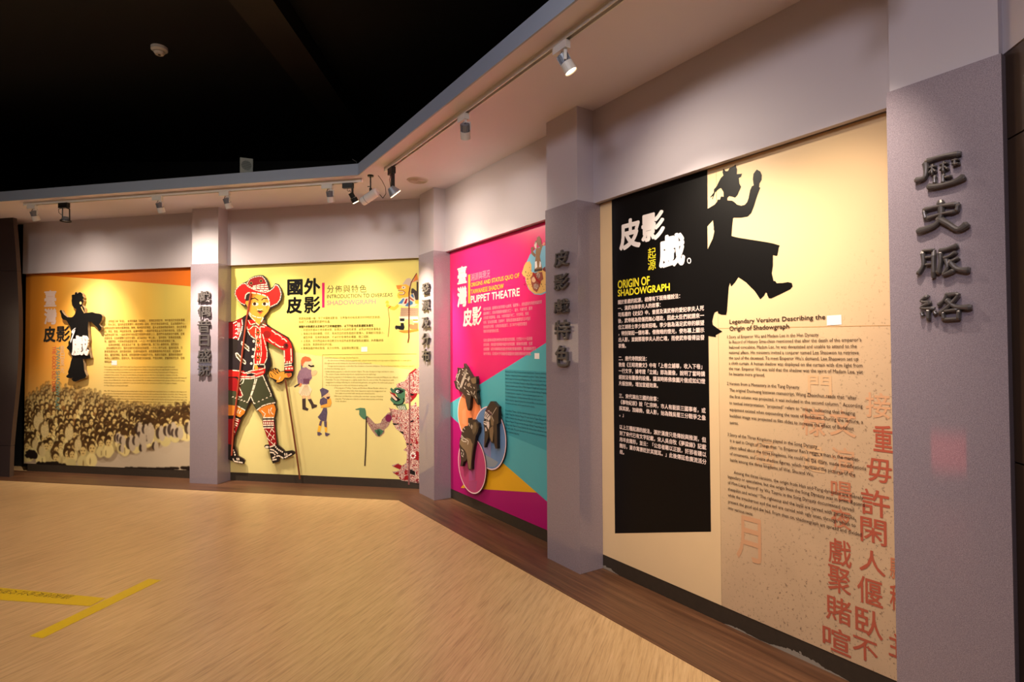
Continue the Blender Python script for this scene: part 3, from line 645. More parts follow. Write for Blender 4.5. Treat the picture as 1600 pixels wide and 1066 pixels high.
for r_ in rows:
    n = int(46-26*r_)
    for i in range(n):
        s = sL+(sR-sL)*(i+rng.random()*1.2-.1)/n
        zt_, zb_ = np.interp(s, S, ztop), np.interp(s, S, zbot)
        z = zt_+(zb_-zt_)*(r_**1.1)*.97+rng.normal()*.014
        r0 = (.024+.036*r_)*(1+rng.normal()*.12); al = .4+.6*min(1, r_*2.5)
        lt = np.array((240, 218, 146.))*(.86+.16*rng.random()); dk = np.array((96, 66, 34.))*(.8+.35*rng.random())
        body = lt if rng.random() < .74 or r_ > .7 else dk*1.3
        disc(s+rng.normal()*.006, z-r0*2.7, r0*1.95, r0*2.1, dk, al*.75*(1-max(0, r_-.6)*2.4), .15); disc(s+rng.normal()*.004, z-r0*2.8, r0*1.75, r0*1.9, body, al, .15) if r0 < .052 else disc(s, z-r0*2.2, r0*1.3, r0*1.4, body, al, .3)
        if rng.random() < .5: disc(s+rng.normal()*r0*.5, z-r0*2.4, r0*.12, r0*.7, dk, al*.6)
        disc(s-r0*.15, z+r0*.25, r0*.98, r0*1.1, dk*.8, al, .15); disc(s+r0*.12, z-r0*.2, r0*.72, r0*.88, (226, 196, 124), al, .2)
        if r0 > .036:
            disc(s-r0*.2, z-r0*.08, r0*.2, r0*.12, dk, al*.8); disc(s+r0*.42, z-r0*.08, r0*.2, r0*.12, dk, al*.8); disc(s+r0*.12, z-r0*.62, r0*.26, r0*.1, dk, al*.7)
for i in range(26):                      # dark ink between the pale foreground figures, right
    x = 178+rng.random()*120; y = 700-(x-178)*.30+rng.normal()*7; s, z = A1(x, y); r0 = .03+.03*rng.random()
    disc(s, z, r0*.9, r0*1.4, (56, 40, 34), .85); disc(s+r0*.9, z-r0*.2, r0*1.0, r0*1.7, pale*.98, .97); disc(s+r0*.7, z+r0*1.2, r0*.55, r0*.6, pale, .95)
for x, y, r0 in ((60, 655, .07), (70, 668, .06), (108, 672, .06), (122, 690, .05), (55, 690, .045), (66, 700, .05)):   # big pale figures, lower left
    s, z = A1(x, y); disc(s-.03, z-.02, r0*1.25, r0*1.6, (92, 66, 34), .75); disc(s, z-.04, r0*1.2, r0*1.7, (222, 198, 138), .95); disc(s, z+r0*1.0, r0*.62, r0*.7, (80, 58, 32), .8); disc(s+.008, z+r0*.8, r0*.5, r0*.62, (218, 190, 130), .9)
def inkrow(x0, x1, y, h, n):
    for i in range(n):
        x = x0+(x1-x0)*(i+rng.random())/n; s, z = A1(x, y+rng.random()*1.5); disc(s, z, .03+.02*rng.random(), (h/125)*(.4+.6*rng.random()), (34, 25, 20), 1, .12)
inkrow(42, 56, 711, 6, 16); inkrow(44, 52, 706, 5, 8); inkrow(60, 67, 724, 4, 8); inkrow(72, 89, 724, 4, 16); inkrow(90, 101, 725.5, 2, 8); inkrow(196, 278, 731.5, 2.4, 44); inkrow(286, 297, 731, 4, 9)
k_ = np.array((.25, .5, .25)); pd = np.pad(img, ((1, 1), (1, 1), (0, 0)), 'edge')
img = sum(k_[i]*k_[j]*pd[i:i+nz, j:j+nx] for i in range(3) for j in range(3)); img = img*(1+.05*rng.normal(size=(nz, nx, 1))*m_[..., None])
V = [WAp.w(0, 0, 0)+WAp.t*float(s) for s in S]
vx = np.array([[v.x, v.y] for v in V])
vv = np.zeros((nz, nx, 3)); vv[..., :2] = vx[None]; vv[..., 2] = Zg[:, None]
idx = np.arange(nz*nx).reshape(nz, nx)
fc_ = np.stack([idx[:-1, :-1], idx[:-1, 1:], idx[1:, 1:], idx[1:, :-1]], -1).reshape(-1, 4)
me = bpy.data.meshes.new('printed_sheet'); L0 = np.array(root1.location)
me.vertices.add(nz*nx); me.vertices.foreach_set('co', (vv.reshape(-1, 3)-L0).ravel())
me.loops.add(fc_.size); me.loops.foreach_set('vertex_index', fc_.ravel().astype(np.int32))
me.polygons.add(len(fc_)); me.polygons.foreach_set('loop_start', np.arange(0, fc_.size, 4, dtype=np.int32)); me.polygons.foreach_set('loop_total', np.full(len(fc_), 4, dtype=np.int32))
me.update(calc_edges=True)
ca = me.color_attributes.new('print', 'FLOAT_COLOR', 'POINT')
li = img/255.; li = np.where(li <= .04045, li/12.92, ((li+.055)/1.055)**2.4); li = np.clip(li, 0, 1)
ca.data.foreach_set('color', np.concatenate([li.reshape(-1, 3), np.ones((nz*nx, 1))], 1).ravel())
mm = bpy.data.materials.new('printed_crowd'); mm.use_nodes = True; bb = mm.node_tree.nodes['Principled BSDF']
at = mm.node_tree.nodes.new('ShaderNodeVertexColor'); at.layer_name = 'print'; mm.node_tree.links.new(at.outputs[0], bb.inputs['Base Color'])
bb.inputs['Roughness'].default_value = .42; bb.inputs['Specular IOR Level'].default_value = .35
me.materials.append(mm); o = bpy.data.objects.new('printed_sheet', me); COL.objects.link(o); o.parent = root1
b = MB(); wallbox(b, WAp, sL, sR, ZPB, ZPT, -.012, -.0004); b.obj('board', pm((226, 206, 170)), root1)
a = Flat(WAp, .0004)
a.poly([(40.5, 429.6), (75, 431), (180, 438), (250, 443.5), (305, 448), (305, 410), (41, 420)], pm((220, 112, 30)), 1)
a.b.v = [(x, y, min(z, ZPT+.0)) for x, y, z in a.b.v]
a.obj('orange_wedge', root1)
a = Flat(WAp, .001)
PW1, GR1, TE1, RD1 = pm((226, 200, 190)), pm((222, 190, 150)), pm((112, 150, 132)), pm((214, 92, 62))
a.fit('臺', 69.3, 453.8, 88.4, 479.3, PW1, weight=.024); a.fit('灣', 69.3, 482, 88.7, 507.2, PW1, weight=.04)
a.fit('皮', 68.1, 510.2, 87, 534.9, INK, weight=.04); a.fit('影', 88.2, 509.6, 109.5, 534.3, INK, weight=.024)
a.fit('THE GOOD OLD DAYS', 81.8, 541.4, 86.9, 612.2, RD1, weight=.01, rot=True)
a.fit('TAIWAN SHADOW PLAY', 87.8, 541.6, 93.2, 641, TE1, weight=.012, rot=True)
for i, ch in enumerate('昔日風光'): a.fit(ch, 94.6, 539.8+i*11, 100.9, 549.8+i*11, GR1, weight=.0)
a.obj('title_lettering', root1)
a = Flat(WAp, .001); BR1, BR2 = pm((120, 88, 26)), pm((110, 78, 30))
t1 = ['皮影戲又稱「影戲」，台灣則稱為「皮猴戲」，相傳起源漢武帝，宋代普及於民間影響廣', '泛，明末清初，隨先民自廣東潮州一帶渡海傳入臺灣，流行於南部高屏地區，並以高雄為中心，',
      '發展成為農村廟會的重要戲曲，酬神、敬神謝天的場合，藝人以家族相傳劇團維生，演出忠孝節', '義、家庭、愛情、神話故事劇情，以潮州唱腔，一面操作影偶並以文武場伴奏說唱，深受人',
      '喜愛並流傳下來，一般民眾對於皮影戲文場曲調也朗朗上口，藝師們多為家族世代相傳，並有', '同臺競演，日治末期推行皇民化運動，以日語演出「奉公劇」，當時僅有「東華皮影劇團」',
      '等，戲團倖存，光復後皮影戲重獲生機，一九五〇年代臺灣社會漸由農業轉型工業。', '新興娛樂興起，皮影戲漸走下坡，進入電視時代後，除了深入廟會祭典，偶而演出',
      '，皮影戲團逐年減少，僅存五個仍在南部的皮影戲團，一九七〇年代以後，臺灣的經濟、文', '教事業蓬勃發展，政府重視傳統，宣揚民俗藝術等，皮影戲團獲得各界的肯定，巡迴各地',
      '演出，獲頒薪傳獎，藝人獎，皮影戲劇團也受邀國外參加，推廣交流藝術，臺灣皮影戲終於', '再度站上國際舞台，發揚光大，現今皮影戲已走進校園，不僅是傳統，更獲得新的生命，值得', '細細品味。']
a.lines([(t, 169.5 if i in (0, 7) else 163.3, 504+5.24*i) for i, t in enumerate(t1)], 4.3, BR1, full=(t1[1], 163.3, 289.5))
e1 = ['Shadow puppet theatre, also called "leather play", has a long period in Taiwan. Shadow puppetry was highly popular in the capital',
      'of Song dynasty. In late Ming period, shadow puppetry migrated from Chaozhou, Guangdong diffused through Zhangzhou and Xiamen',
      'to southern Taiwan. It spread in Kaohsiung area as a center, then, it flourished parts to Kaohsiung-Tainan and south to Pingtung areas,',
      'combined in festive activities. The puppets handled histories and legends, opera or other lore. Under Japanese occupation, at first the',
      'Nationalists already saw the traditions. The plays that opened the horizon of people emerged without that the puppetry was popular with traditional',
      'stories, some prohibited by the colonial authorities. After the Pacific War, the traditional performing arts were strictly prohibited, and Kaohsiung',
      'Shadow Theatre Association was established to control the theatre troupes and to allow them to perform, in the Japanese language,', 'into Plays of Emperor-praising loyal thoughts.']
a.lines([(t, 162.6, 574.3+4.12*i) for i, t in enumerate(e1)], 3.0, BR2, full=(e1[4], 162.6, 291.5))
e2 = ['After 1950, Taiwanese shadow puppetry was reviving its glory owing to the financially better agricultural business. In addition to the religious and',
      'festive functions, Kaohsiung shadow troupes also hosted school places that were able to perform in the theatres around the island. Twenty some',
      'actually performing families. Owing to the competition of television, new theatres such as new entertainments, in the 1970s, there were not a few',
      'who quit. Some of them joined, the plays were invited to perform at schools and brought new life that the shadow puppetry flourished again, they',
      'were invited to perform abroad as a cultural exchange. The traditions of shadow puppetry have been kept till today by the remaining families and', 'the village of the troupes.']
a.lines([(t, 162.6, 611.8+4.0*i) for i, t in enumerate(e2)], 2.9, BR2, full=(e2[0], 162.6, 291.5))
a.obj('body_lettering', root1)
a = Flat(WAp, .002); a.poly([(174.2, 563.6), (182.7, 563.4), (182.7, 570.8), (174.2, 570.6)], WHITE, 1); a.obj('sticker', root1, 'blank white sticker at the end of the Chinese text')
# raised silhouette of a lady
g = lambda *v: Z(90, 450, 17.767, *v); h = lambda *v: Z(90, 500, 17.767, *v); j = lambda *v: Z(90, 545, 17.767, *v)
lady = g(390,200,440,180,468,192,488,130,520,112,550,160,590,122,620,118,655,132,690,170,700,235,725,262,716,298,694,318,726,350,705,420,682,480,740,560,748,620,750,700,850,685,960,672,1050,705,1150,715,1215,740,1243,790,1225,900,1180,980,1150,1012) \
    + h(1152,128,1215,200,1212,270,1175,316,1140,290,1100,210,1000,120,940,60,850,50,840,200,850,400,870,560,860,640,830,690,870,800,880,900,920,1060) \
    + j(918,235,900,268,800,288,712,285,702,300,722,400,742,600,795,745,770,812,600,868,500,915,430,905,392,850,430,800,350,820,280,812,232,770,300,702,287,640,340,500,370,350,412,235) \
    + h(370,955,320,850,262,790,250,770,300,705,300,600,350,560,380,330,360,210,300,110,262,40) + g(240,900,150,880,110,830,90,720,55,650,80,612,112,620,125,665,180,740,270,812,380,818,430,795,480,720,520,590,450,550,400,480,385,350,395,300)
o1 = WAp.px(120, 600); root = empty('lady_silhouette', WAp.w(o1[0], o1[1], .02), 'raised black silhouette of a lady in robes mounted on the orange mural', 'silhouette')
M_SIDE = pm((150, 128, 100)); M_SIL = mat((10, 8, 9), .6, spec=.2, name='matt_black_board')
cutout(WAp, lady, .012, .045, M_SIL, M_SIDE, 'board', root)
a = Flat(WAp, .0455); a.ell(90+640/17.767, 450+420/17.767, 1.6, 2.2, pm((250, 214, 130)), 1, 14)
a.poly(g(640,530,668,520,745,680,752,702,735,700), pm((214, 170, 110)), 1); a.obj('cut_outs', root)
r2 = empty('raised_character', WAp.w(*WAp.px(125, 556), .05), 'raised white character in front of the lady silhouette', 'character')
v0, f = glyph('戲', 0, 3); wt_ = .03; lo, hi = v0.min(0)-wt_, v0.max(0)+wt_; (a0, b0), (a1, b1) = WAp.px(112.2, 524.3, .06), WAp.px(138.2, 556, .06)
from collections import Counter
ec = Counter(tuple(sorted((q[i], q[(i+1) % len(q)]))) for q in f for i in range(len(q)))
bd = [k for k, n in ec.items() if n == 1]; FV, FF, SV, SF = [], [], [], []
for k, d in enumerate(stamps(wt_)):
    u = (v0+np.array(d)-lo)/(hi-lo); X = a0+(a1-a0)*u[:, 0]; Y = b1+(b0-b1)*u[:, 1]; n0 = len(FV); o_ = .062+k*.00006
    FV += [WAp.w(X[i], Y[i], o_) for i in range(len(u))]; FF += [tuple(i+n0 for i in q) for q in f]
    SV += [WAp.w(X[i], Y[i], o_) for i in range(len(u))]+[WAp.w(X[i], Y[i], .046) for i in range(len(u))]; SF += [(p+2*n0, q+2*n0, q+2*n0+len(u), p+2*n0+len(u)) for p, q in bd]
mesh_obj('character', FV, FF, WHITE, r2); mesh_obj('character_side', SV, SF, WHITE, r2)
a = Flat(WAp, .0625); a.poly(h(365,640,350,600,420,380,400,370,385,330,420,270,495,215,495,235,440,280,430,330,470,270,490,270,480,330), WHITE, 1); a.obj('ribbon', root, 'thin white ribbon stroke')
# ---------------------------------------------------------------- mural 2: lime
s2L, s2R = WAp.px(361, 600)[0]-.03, WAp.px(655, 600)[0]+.14
root2 = empty('mural_panel', WAp.w((s2L+s2R)/2, ZPB, 0), 'lime yellow mural with foreign shadow puppets between the first two pillars', 'mural')
b = MB(); wallbox(b, WAp, s2L, s2R, ZPB, ZPT, -.012, 0); b.obj('board', pm((236, 220, 146), rough=.4), root2)
a = Flat(WAp, .0)
a.poly([(340, 380), (690, 372), (690, 583), (655, 580), (504, 557), (440, 547), (340, 533)], pm((238, 222, 120)), 1)
a.b.v = [(x, y, min(z, ZPT)) for x, y, z in a.b.v]; a.obj('yellow_field', root2)
a = Flat(WAp, .0008); K2, MG, PK, OL = mat((10, 8, 8), .4, spec=.25), pm((214, 26, 104)), pm((240, 142, 134)), pm((126, 112, 40))
a.fit('國', 448.8, 436.8, 473.1, 461.4, K2, weight=.04); a.fit('外', 475, 435, 500.7, 460.3, K2, weight=.04)
a.fit('皮', 447.6, 464.4, 472.2, 490, K2, weight=.04); a.fit('影', 475, 463.6, 500.9, 489.4, K2, weight=.024)
a.poly([(503.3, 442.2), (507.2, 442), (507.2, 480.8), (503.3, 480.9)], MG, 2)
for i, ch in enumerate('分佈與特色'): a.fit(ch, 511+i*12.7, 446.3-.25*i, 522+i*12.7, 457.6-.25*i, pm((80, 70, 30)), weight=-.012)
a.fit('INTRODUCTION TO OVERSEAS', 510.9, 460.7, 613.2, 463.9, K2, weight=.0)
a.fit('SHADOWGRAPH', 510.9, 469.7, 587.2, 475.4, PK, weight=.022); a.obj('title_lettering', root2)
a = Flat(WAp, .0008)
t2 = [('和其他戲種一樣，除了中國有皮影戲，世界各地也有深具文化特色的皮影戲，', 467, 499.6), ('形成了人類重要的藝術結晶。', 467, 505), ('■國外皮影戲足以反映古代文明傳遞情形，以下列各地皮影戲較為著名：', 467, 512.3),
      ('1. 印度皮影戲與古老宗教有關，影偶巨大且用色單薄，以長以神話故事為主。', 470.3, 517.5), ('2. 東南亞各國如泰國、印尼、馬來西亞的皮影戲由印度傳入，影偶較印度戲小，', 470.3, 523.3), ('造型誇張，反映民族服飾，尤以印尼影偶色彩華麗，雕工細膩。', 473.8, 529),
      ('3. 土耳其、突尼西亞與北非回教文化地區的皮影戲以駱駝皮雕刻，人物雖誇張', 470.3, 534.8), ('卻活潑，具諷刺與批評功能。', 473.8, 540.3), ('4. 歐美各國亦有皮影戲，與文化特色，並發揮社教功能。', 470.3, 546)]
a.lines([t2[0]], 4.4, OL, full=(t2[0][0], 467, 595)); a.lines(t2[1:2], 4.4, OL); a.lines([t2[2]], 4.4, pm((70, 60, 20)), full=(t2[2][0], 467, 585), weight=.02)
a.lines(t2[3:], 4.3, OL, full=(t2[4][0], 470.3, 600.5))
e3 = [('A Brief Introduction of Foreign Shadow Puppetry', 507.3, 560.3), ('As other forms of drama, shadow puppetry with cultural characteristics not only exists in China but also in other places', 512.3, 564.6),
      ('throughout the world, forming the important property of human art.', 507.3, 568.8), ('Foreign shadow puppetry could reflect the circulation of ancient civilization. The most famous branches of shadow puppetry', 512.3, 573.1),
      ('are from the following regions:', 507.3, 577.2), ('1.Indian shadow puppetry is related to ancient religion. The size of puppet is huge and thin in colors.', 507.3, 581.6),
      ('The scripts of Indian shadow puppetry are mainly based on its mythology.', 509, 585.8), ('2.The shadow puppetry in South-Eastern Asia countries like Thailand, Indonesia and Malaysia was diffused', 507.3, 590.3),
      ('from India. The size of their puppets is slightly smaller than the ones in India. The puppets are with', 509, 594.5), ('exaggerated modeling, reflecting the traditional folk garments, among them the Indonesian puppets', 509, 598.5),
      ('are the most gorgeous in colors and delicate in carving crafts.', 509, 602.9), ('3.The puppets of Turkey, Tunisia, and Northern African Muslim cultures are', 522.2, 607.3),
      ('made of carved camel hides, their characters tend to be exaggerated, but', 524, 611.6), ('their plays are provided with vivacity and critical function.', 524, 615.5),
      ('4.European and American countries also own their customs of shadow', 522.2, 619.9), ('puppetry. Their plays are related to cultural characteristics and bring', 524, 624.2), ('social education.', 524, 627.9)]
a.lines(e3, 3.4, OL, full=(e3[1][0], 507.3, 637.5))
a.stroke([(504, 606), (504, 554.6), (651, 553)], .004, OL, 2); a.obj('body_lettering', root2)
a = Flat(WAp, .0012); a.poly([(564.5, 542.3), (573.9, 542), (573.9, 549.6), (564.5, 549.8)], WHITE, 1); a.obj('sticker', root2, 'blank white sticker after the Chinese text')
# ogre puppet print, lower right: fretwork material
def fret(name, c0, c1, c2, scale=95):
    m = bpy.data.materials.new(name); m.use_nodes = True; nt = m.node_tree; b = nt.nodes['Principled BSDF']; tc = nt.nodes.new('ShaderNodeTexCoord')
    n = nt.nodes.new('ShaderNodeTexNoise'); n.inputs['Scale'].default_value = scale*.22; n.inputs['Detail'].default_value = 1; n.inputs['Distortion'].default_value = 1.6
    v = nt.nodes.new('ShaderNodeTexVoronoi'); v.feature = 'DISTANCE_TO_EDGE'; v.inputs['Scale'].default_value = scale*.42
    mx = nt.nodes.new('ShaderNodeMix'); mx.data_type = 'RGBA'; mx.inputs[0].default_value = .06
    nt.links.new(tc.outputs['Object'], n.inputs['Vector']); nt.links.new(tc.outputs['Object'], mx.inputs[6]); nt.links.new(n.outputs[1], mx.inputs[7]); nt.links.new(mx.outputs[2], v.inputs['Vector'])
    r = nt.nodes.new('ShaderNodeValToRGB'); r.color_ramp.interpolation = 'CONSTANT'; e = r.color_ramp.elements
    e[0].position = 0; e[0].color = tuple(lin(x) for x in c0)+(1,); e[1].position = .10; e[1].color = tuple(lin(x) for x in c1)+(1,); k = e.new(.27); k.color = tuple(lin(x) for x in c2)+(1,)
    nt.links.new(v.outputs['Distance'], r.inputs[0]); nt.links.new(r.outputs[0], b.inputs['Base Color']); b.inputs['Roughness'].default_value = .42; b.inputs['Specular IOR Level'].default_value = .35
    return m
FRT, FRT2 = fret('red_fretwork', (150, 22, 40), (240, 216, 198), (120, 92, 98)), fret('grey_fretwork', (120, 30, 44), (206, 190, 170), (150, 70, 70), 130)
a = Flat(WAp, .0008)
g = lambda *v: Z(550, 590, 13.84, *v); h = lambda *v: Z(550, 660, 10.99, *v)
RED, GRN, GRD, BLK, PNK = pm((160, 24, 34)), pm((70, 116, 86)), pm((42, 74, 58)), pm((20, 18, 20)), pm((222, 150, 150))
crown = Z(500, 550, 10.32, 1230,530,1300,490,1370,470,1420,380,1440,340,1500,300,1545,262,1560,280,1600,230) + [(662, 572), (662, 620)] + g(1420,340,1300,480,1240,550,1150,560,1160,300,1090,230,960,220,965,160,990,130)
a.poly(crown, FRT, 2)
a.poly(g(1240,400,1300,340,1420,340,1380,420,1300,500,1240,555), RED, 3); a.poly(g(1250,335,1360,370,1300,395,1240,375), BLK, 4)
a.poly(Z(500, 550, 10.32, 1440,345,1545,262,1555,290,1480,350,1430,365), RED, 3)
a.poly(g(960,215,1050,225,1150,260,1150,380,1140,500,1100,590,980,600,900,560,840,500,825,470,850,425,880,470,1000,520,1060,470,1050,450,1000,440,950,350,860,330,825,250,850,218,900,260,920,230), GRN, 3)
a.poly(g(930,260,1000,240,1130,290,1060,350,1000,345,960,330,930,300), BLK, 4); a.ell(550+985/13.84, 590+300/13.84, 2.6, 2.2, WHITE, 5); a.ell(550+1000/13.84, 590+300/13.84, 1.2, 1.2, BLK, 6)
a.poly(g(850,345,920,340,950,400,1030,455,1060,455,1020,510,960,525,880,470,850,420,835,370), BLK, 4); a.poly(g(830,345,880,370,930,420,975,470,975,500,940,495,880,440,845,400), pm((232, 196, 176)), 5)
a.poly(g(815,300,860,330,930,345,955,410,900,380,840,350), RED, 5); a.stroke(g(900,575,1000,600,1090,570,1130,500,1115,450), .012, BLK, 5)
a.poly(g(940,610,1000,600,1150,565,1200,700,1020,700), pm((110, 136, 96)), 3); a.ell(550+1240/13.84, 590+450/13.84, 3.6, 2.8, FRT2, 5)
for k in range(4): a.stroke(g(1000+k*40, 620, 1030+k*40, 690), .007, WHITE, 4)
torso = g(830,740,800,650,850,680,930,680,1000,700,1220,700,1250,620,1330,600,1380,520,1410,630) + [(662, 634), (662, 668)] + h(1150,95) + [(662, 757), (662, 753)] + h(840,1000,800,930,710,870,690,840,720,850,810,830,820,800,700,760,680,740,790,705,860,745,930,700,945,600,940,500,880,480,940,430,920,320,880,230,830,160,760,120,705,15) + g(870,950,860,900,780,890)
a.poly(torso, FRT, 2)
a.poly(g(880,985,1000,1000,1070,1010,900,1030), BLK, 4); a.poly(g(1240,950,1340,915,1320,960,1250,975), BLK, 4); a.poly(h(810,155,880,160,890,210,850,185), BLK, 4); a.poly(h(935,360,1035,370,1030,395,940,385), BLK, 4)
a.poly(h(970,800,1030,820,1085,850,1085,910,975,880), BLK, 4); a.poly(h(1100,485,1148,520) + h(1148,660,1000,610,1020,560,1090,560), RED, 4)
a.poly(h(710,760,780,715,860,745,830,810,780,790), RED, 4); a.poly(h(715,870,800,855,810,890,770,905), RED, 4); a.poly(h(900,930,960,900,970,990,890,990), RED, 4); a.poly(h(910,840,940,830,950,900,900,900), RED, 4)
a.poly(h(1000,280,1020,275,1070,360,1050,360), RED, 4); a.poly(h(1100,240,1110,300,1140,350,1125,385,1090,330), RED, 4)
for k in range(8): t = k*math.pi/4; a.ell(550+(1048+40*math.cos(t))/10.99, 660+(570+45*math.sin(t))/10.99, 1.3, 1.5, WHITE, 5, 8)
arm = g(870,740,860,900,780,1060,700,1130) + h(560,180,480,250,420,240,340,140,260,0) + g(310,950,300,870,330,830,400,890,500,1000,560,1000,620,980,650,910,700,850,770,770)
a.poly(arm, FRT2, 2); a.ell(550+790/13.84, 590+880/13.84, 5, 6, pm((120, 30, 74)), 4); a.poly(h(380,140,470,110,550,150,500,215,440,215), GRN, 4); a.poly(h(450,120,490,170,480,240,440,230,430,170), GRD, 5)
a.poly(g(70,685,180,655,280,665,300,720,310,830,350,850,300,910,250,900,190,850,155,800,160,700,80,700), pm((84, 128, 100)), 3)
a.stroke(Z(550, 660, 10.99, 248,-90,245,100,240,400,222,745), .016, pm((60, 44, 34)), 6)
a.stroke([(640, 586), (640.5, 650), (639.5, 720), (639, 757)], .02, pm((140, 84, 84)), 6)
a.obj('ogre_puppet_print', root2, 'printed green-faced puppet in red and white fretwork')
# yellow puppet, upper right
a = Flat(WAp, .0008); YL, OR, BL, CR, GY = pm((246, 190, 62)), pm((232, 132, 44)), pm((70, 124, 170)), pm((236, 216, 190)), pm((70, 56, 52))
g = lambda *v: Z(590, 425, 21.32, *v); h = lambda *v: Z(590, 475, 15.23, *v)
a.poly(g(820,430,960,230,1050,200,1130,240,1100,330,1230,170,1300,50,1320,90,1340,200) + [(654, 440)] + g(1300,310,1140,360,1100,530,1060,470,950,410), pm((214, 190, 170)), 2)
a.poly(g(1240,180,1310,50,1345,230,1340,270,1150,350,1200,290), OR, 3); a.stroke(g(1300,50,1190,230,1120,360,1080,520), .012, pm((130, 60, 40)), 4)
a.poly(g(1130,560,1180,545,1300,640,1300,330,1360,330,1360,930,1280,940,1200,850,1110,680), GY, 2)
a.poly(g(620,450,700,440,800,430,950,410,1060,480,1080,560,1050,820,960,850,820,860,720,890,670,850,655,780,680,700,720,690,700,600,650,560), YL, 3)
a.poly(g(620,450,800,450,790,520,720,580,655,560), OR, 4); a.poly(g(690,620,860,625,925,690,870,760,720,760,740,740,840,735,880,690,840,650,720,650), CR, 5); a.stroke(g(690,622,860,628,922,690,870,762,722,764), .008, pm((150, 80, 30)), 6)
a.ell(590+872/21.32, 425+520/21.32, 3.2, 2.3, CR, 5); a.ell(590+865/21.32, 425+520/21.32, .9, .9, BLK, 6)
a.poly(g(820,860,1040,820,1200,700,1230,800,1260,940,1340,1000) + h(960,0,890,60,740,80,630,60,560,30,480,0) + g(690,1060), CR, 3)
a.poly(g(850,880,900,890,820,1060,680,1060), BL, 4); a.poly(g(1110,750,1180,740,1220,860,1180,860,1120,800), BL, 4); a.poly(g(950,890,1000,890,960,1060,870,1060), RED, 4)
a.poly(g(1070,830,1220,940,1200,980,1080,900), pm((196, 84, 66)), 4); a.poly(g(1080,950,1170,1000,1180,1070) + h(740,60,650,50,690,0), BL, 4)
a.poly(g(1240,960,1360,930,1360,1066,1260,1066), YL, 4)
a.poly(h(480,0,510,60,440,130,390,155,300,130,260,100,200,60,210,0,260,10,300,40,400,70), YL, 3); a.poly(g(250,1040,290,960,340,950,380,1000,370,1066), YL, 3); a.poly(h(250,95,310,50,320,65,270,105), RED, 4)
a.poly(h(560,80,600,95,970,100,970,300,530,300), pm((196, 160, 130)), 3)
for iy in range(8):
    for ix in range(20): a.ell(590+(560+ix*21+(iy % 2)*9)/15.23, 475+(115+iy*23)/15.23, .42, .42, BLK, 4, 5)
a.poly(h(510,300,970,300,970,440,850,440,830,370,650,370,640,440,530,440), CR, 3); a.poly(h(530,345,640,345,640,410,535,410), BLK, 4); a.poly(h(550,455,620,455,645,560,620,620,560,620,490,600,440,560,440,520,550,520), BLK, 4); a.ell(590+450/15.23, 475+560/15.23, 2.4, 3.2, GY, 3)
a.poly(h(840,370,960,370,960,405,845,405), OR, 4); a.poly(h(750,480,800,480,860,500,870,460,960,460,960,600,820,600,770,590), pm((168, 120, 76)), 4)
a.poly(h(500,640,740,620,970,600,970,640,740,690,620,690,530,665), OR, 4); a.stroke(g(1080,530,1050,700,1055,1066)+h(750,100,745,600,745,800,725,920), .016, pm((110, 50, 30)), 6)
a.stroke(h(250,95,270,250,285,400,270,620,250,780), .006, pm((150, 100, 40)), 5); a.obj('yellow_puppet_print', root2, 'printed orange-yellow puppet with blue sleeves at the upper right')
# two small puppets, centre
a = Flat(WAp, .0008); g = lambda *v: Z(450, 540, 6.663, *v); PU, SK, VI = fret('purple_fretwork', (96, 62, 96), (186, 150, 160), (150, 108, 130), 190), pm((236, 190, 140)), fret('violet_fretwork', (60, 50, 74), (120, 106, 128), (84, 70, 96), 190)
a.poly(g(135,160,150,125,180,112,225,125,245,150,235,165,180,170,150,220,140,200), pm((226, 110, 66)), 3); a.poly(g(150,200,180,165,240,155,260,190,250,205,265,212,250,220,245,250,220,250,190,225), pm((240, 204, 160)), 3)
a.stroke(g(215,205,240,218,270,212), .018, BLK, 4); a.poly(g(135,150,150,200,150,240,135,250), VI, 2)
a.poly(g(150,230,200,225,245,260,250,340,215,380,200,415,140,400,105,400,95,330,115,270), PU, 2); a.poly(g(160,345,225,345,220,400,160,395), pm((110, 70, 90)), 3); a.poly(g(240,270,290,255,306,270,295,300,260,320,245,310), SK, 3); a.poly(g(120,390,145,395,140,430,110,425), pm((226, 140, 90)), 3); a.stroke(g(68,430,120,400), .016, GY, 3)
a.poly(g(150,405,215,410,250,460,225,520,190,530,140,525,110,490,125,440), pm((240, 220, 180)), 3)
for k in range(6): a.stroke(g(175+k*6, 415, 130+k*20, 515), .005, pm((190, 150, 110)), 4)
a.poly(g(148,530,185,530,185,640,215,660,205,680,150,665), GY, 3); a.poly(g(205,560,240,550,270,610,305,620,300,640,250,660,240,620), GY, 3); a.poly(g(150,520,185,520,185,550,150,555), SK, 4); a.poly(g(200,520,235,525,240,555,205,560), SK, 4)
a.poly(g(330,460,360,440,400,455,425,470,415,500,370,525,350,545,345,500), VI, 3); a.poly(g(380,520,420,490,440,510,430,545,400,555,375,540), SK, 4)
a.poly(g(400,535,440,530,425,560,405,555), pm((70, 50, 70)), 5); a.poly(g(335,560,375,535,410,560,415,610,345,630,330,600), VI, 3); a.poly(g(340,625,410,605,410,560,445,550,455,600,440,635,345,650), pm((240, 170, 70)), 4)
a.poly(g(370,650,405,650,410,700,400,790,345,785,310,745,345,700), VI, 3); a.poly(g(330,785,360,790,335,900,305,900,320,830), YL, 3); a.poly(g(378,785,408,795,408,900,385,905), YL, 3)
a.poly(g(335,785,358,785,345,840,322,830), VI, 4); a.poly(g(375,790,405,790,405,855,380,845), VI, 4); a.poly(g(305,900,335,905,358,920,330,938,308,935), VI, 4); a.poly(g(385,905,405,910,440,920,410,945,390,940), VI, 4)
a.obj('small_puppet_prints', root2, 'two small printed puppets in profile')
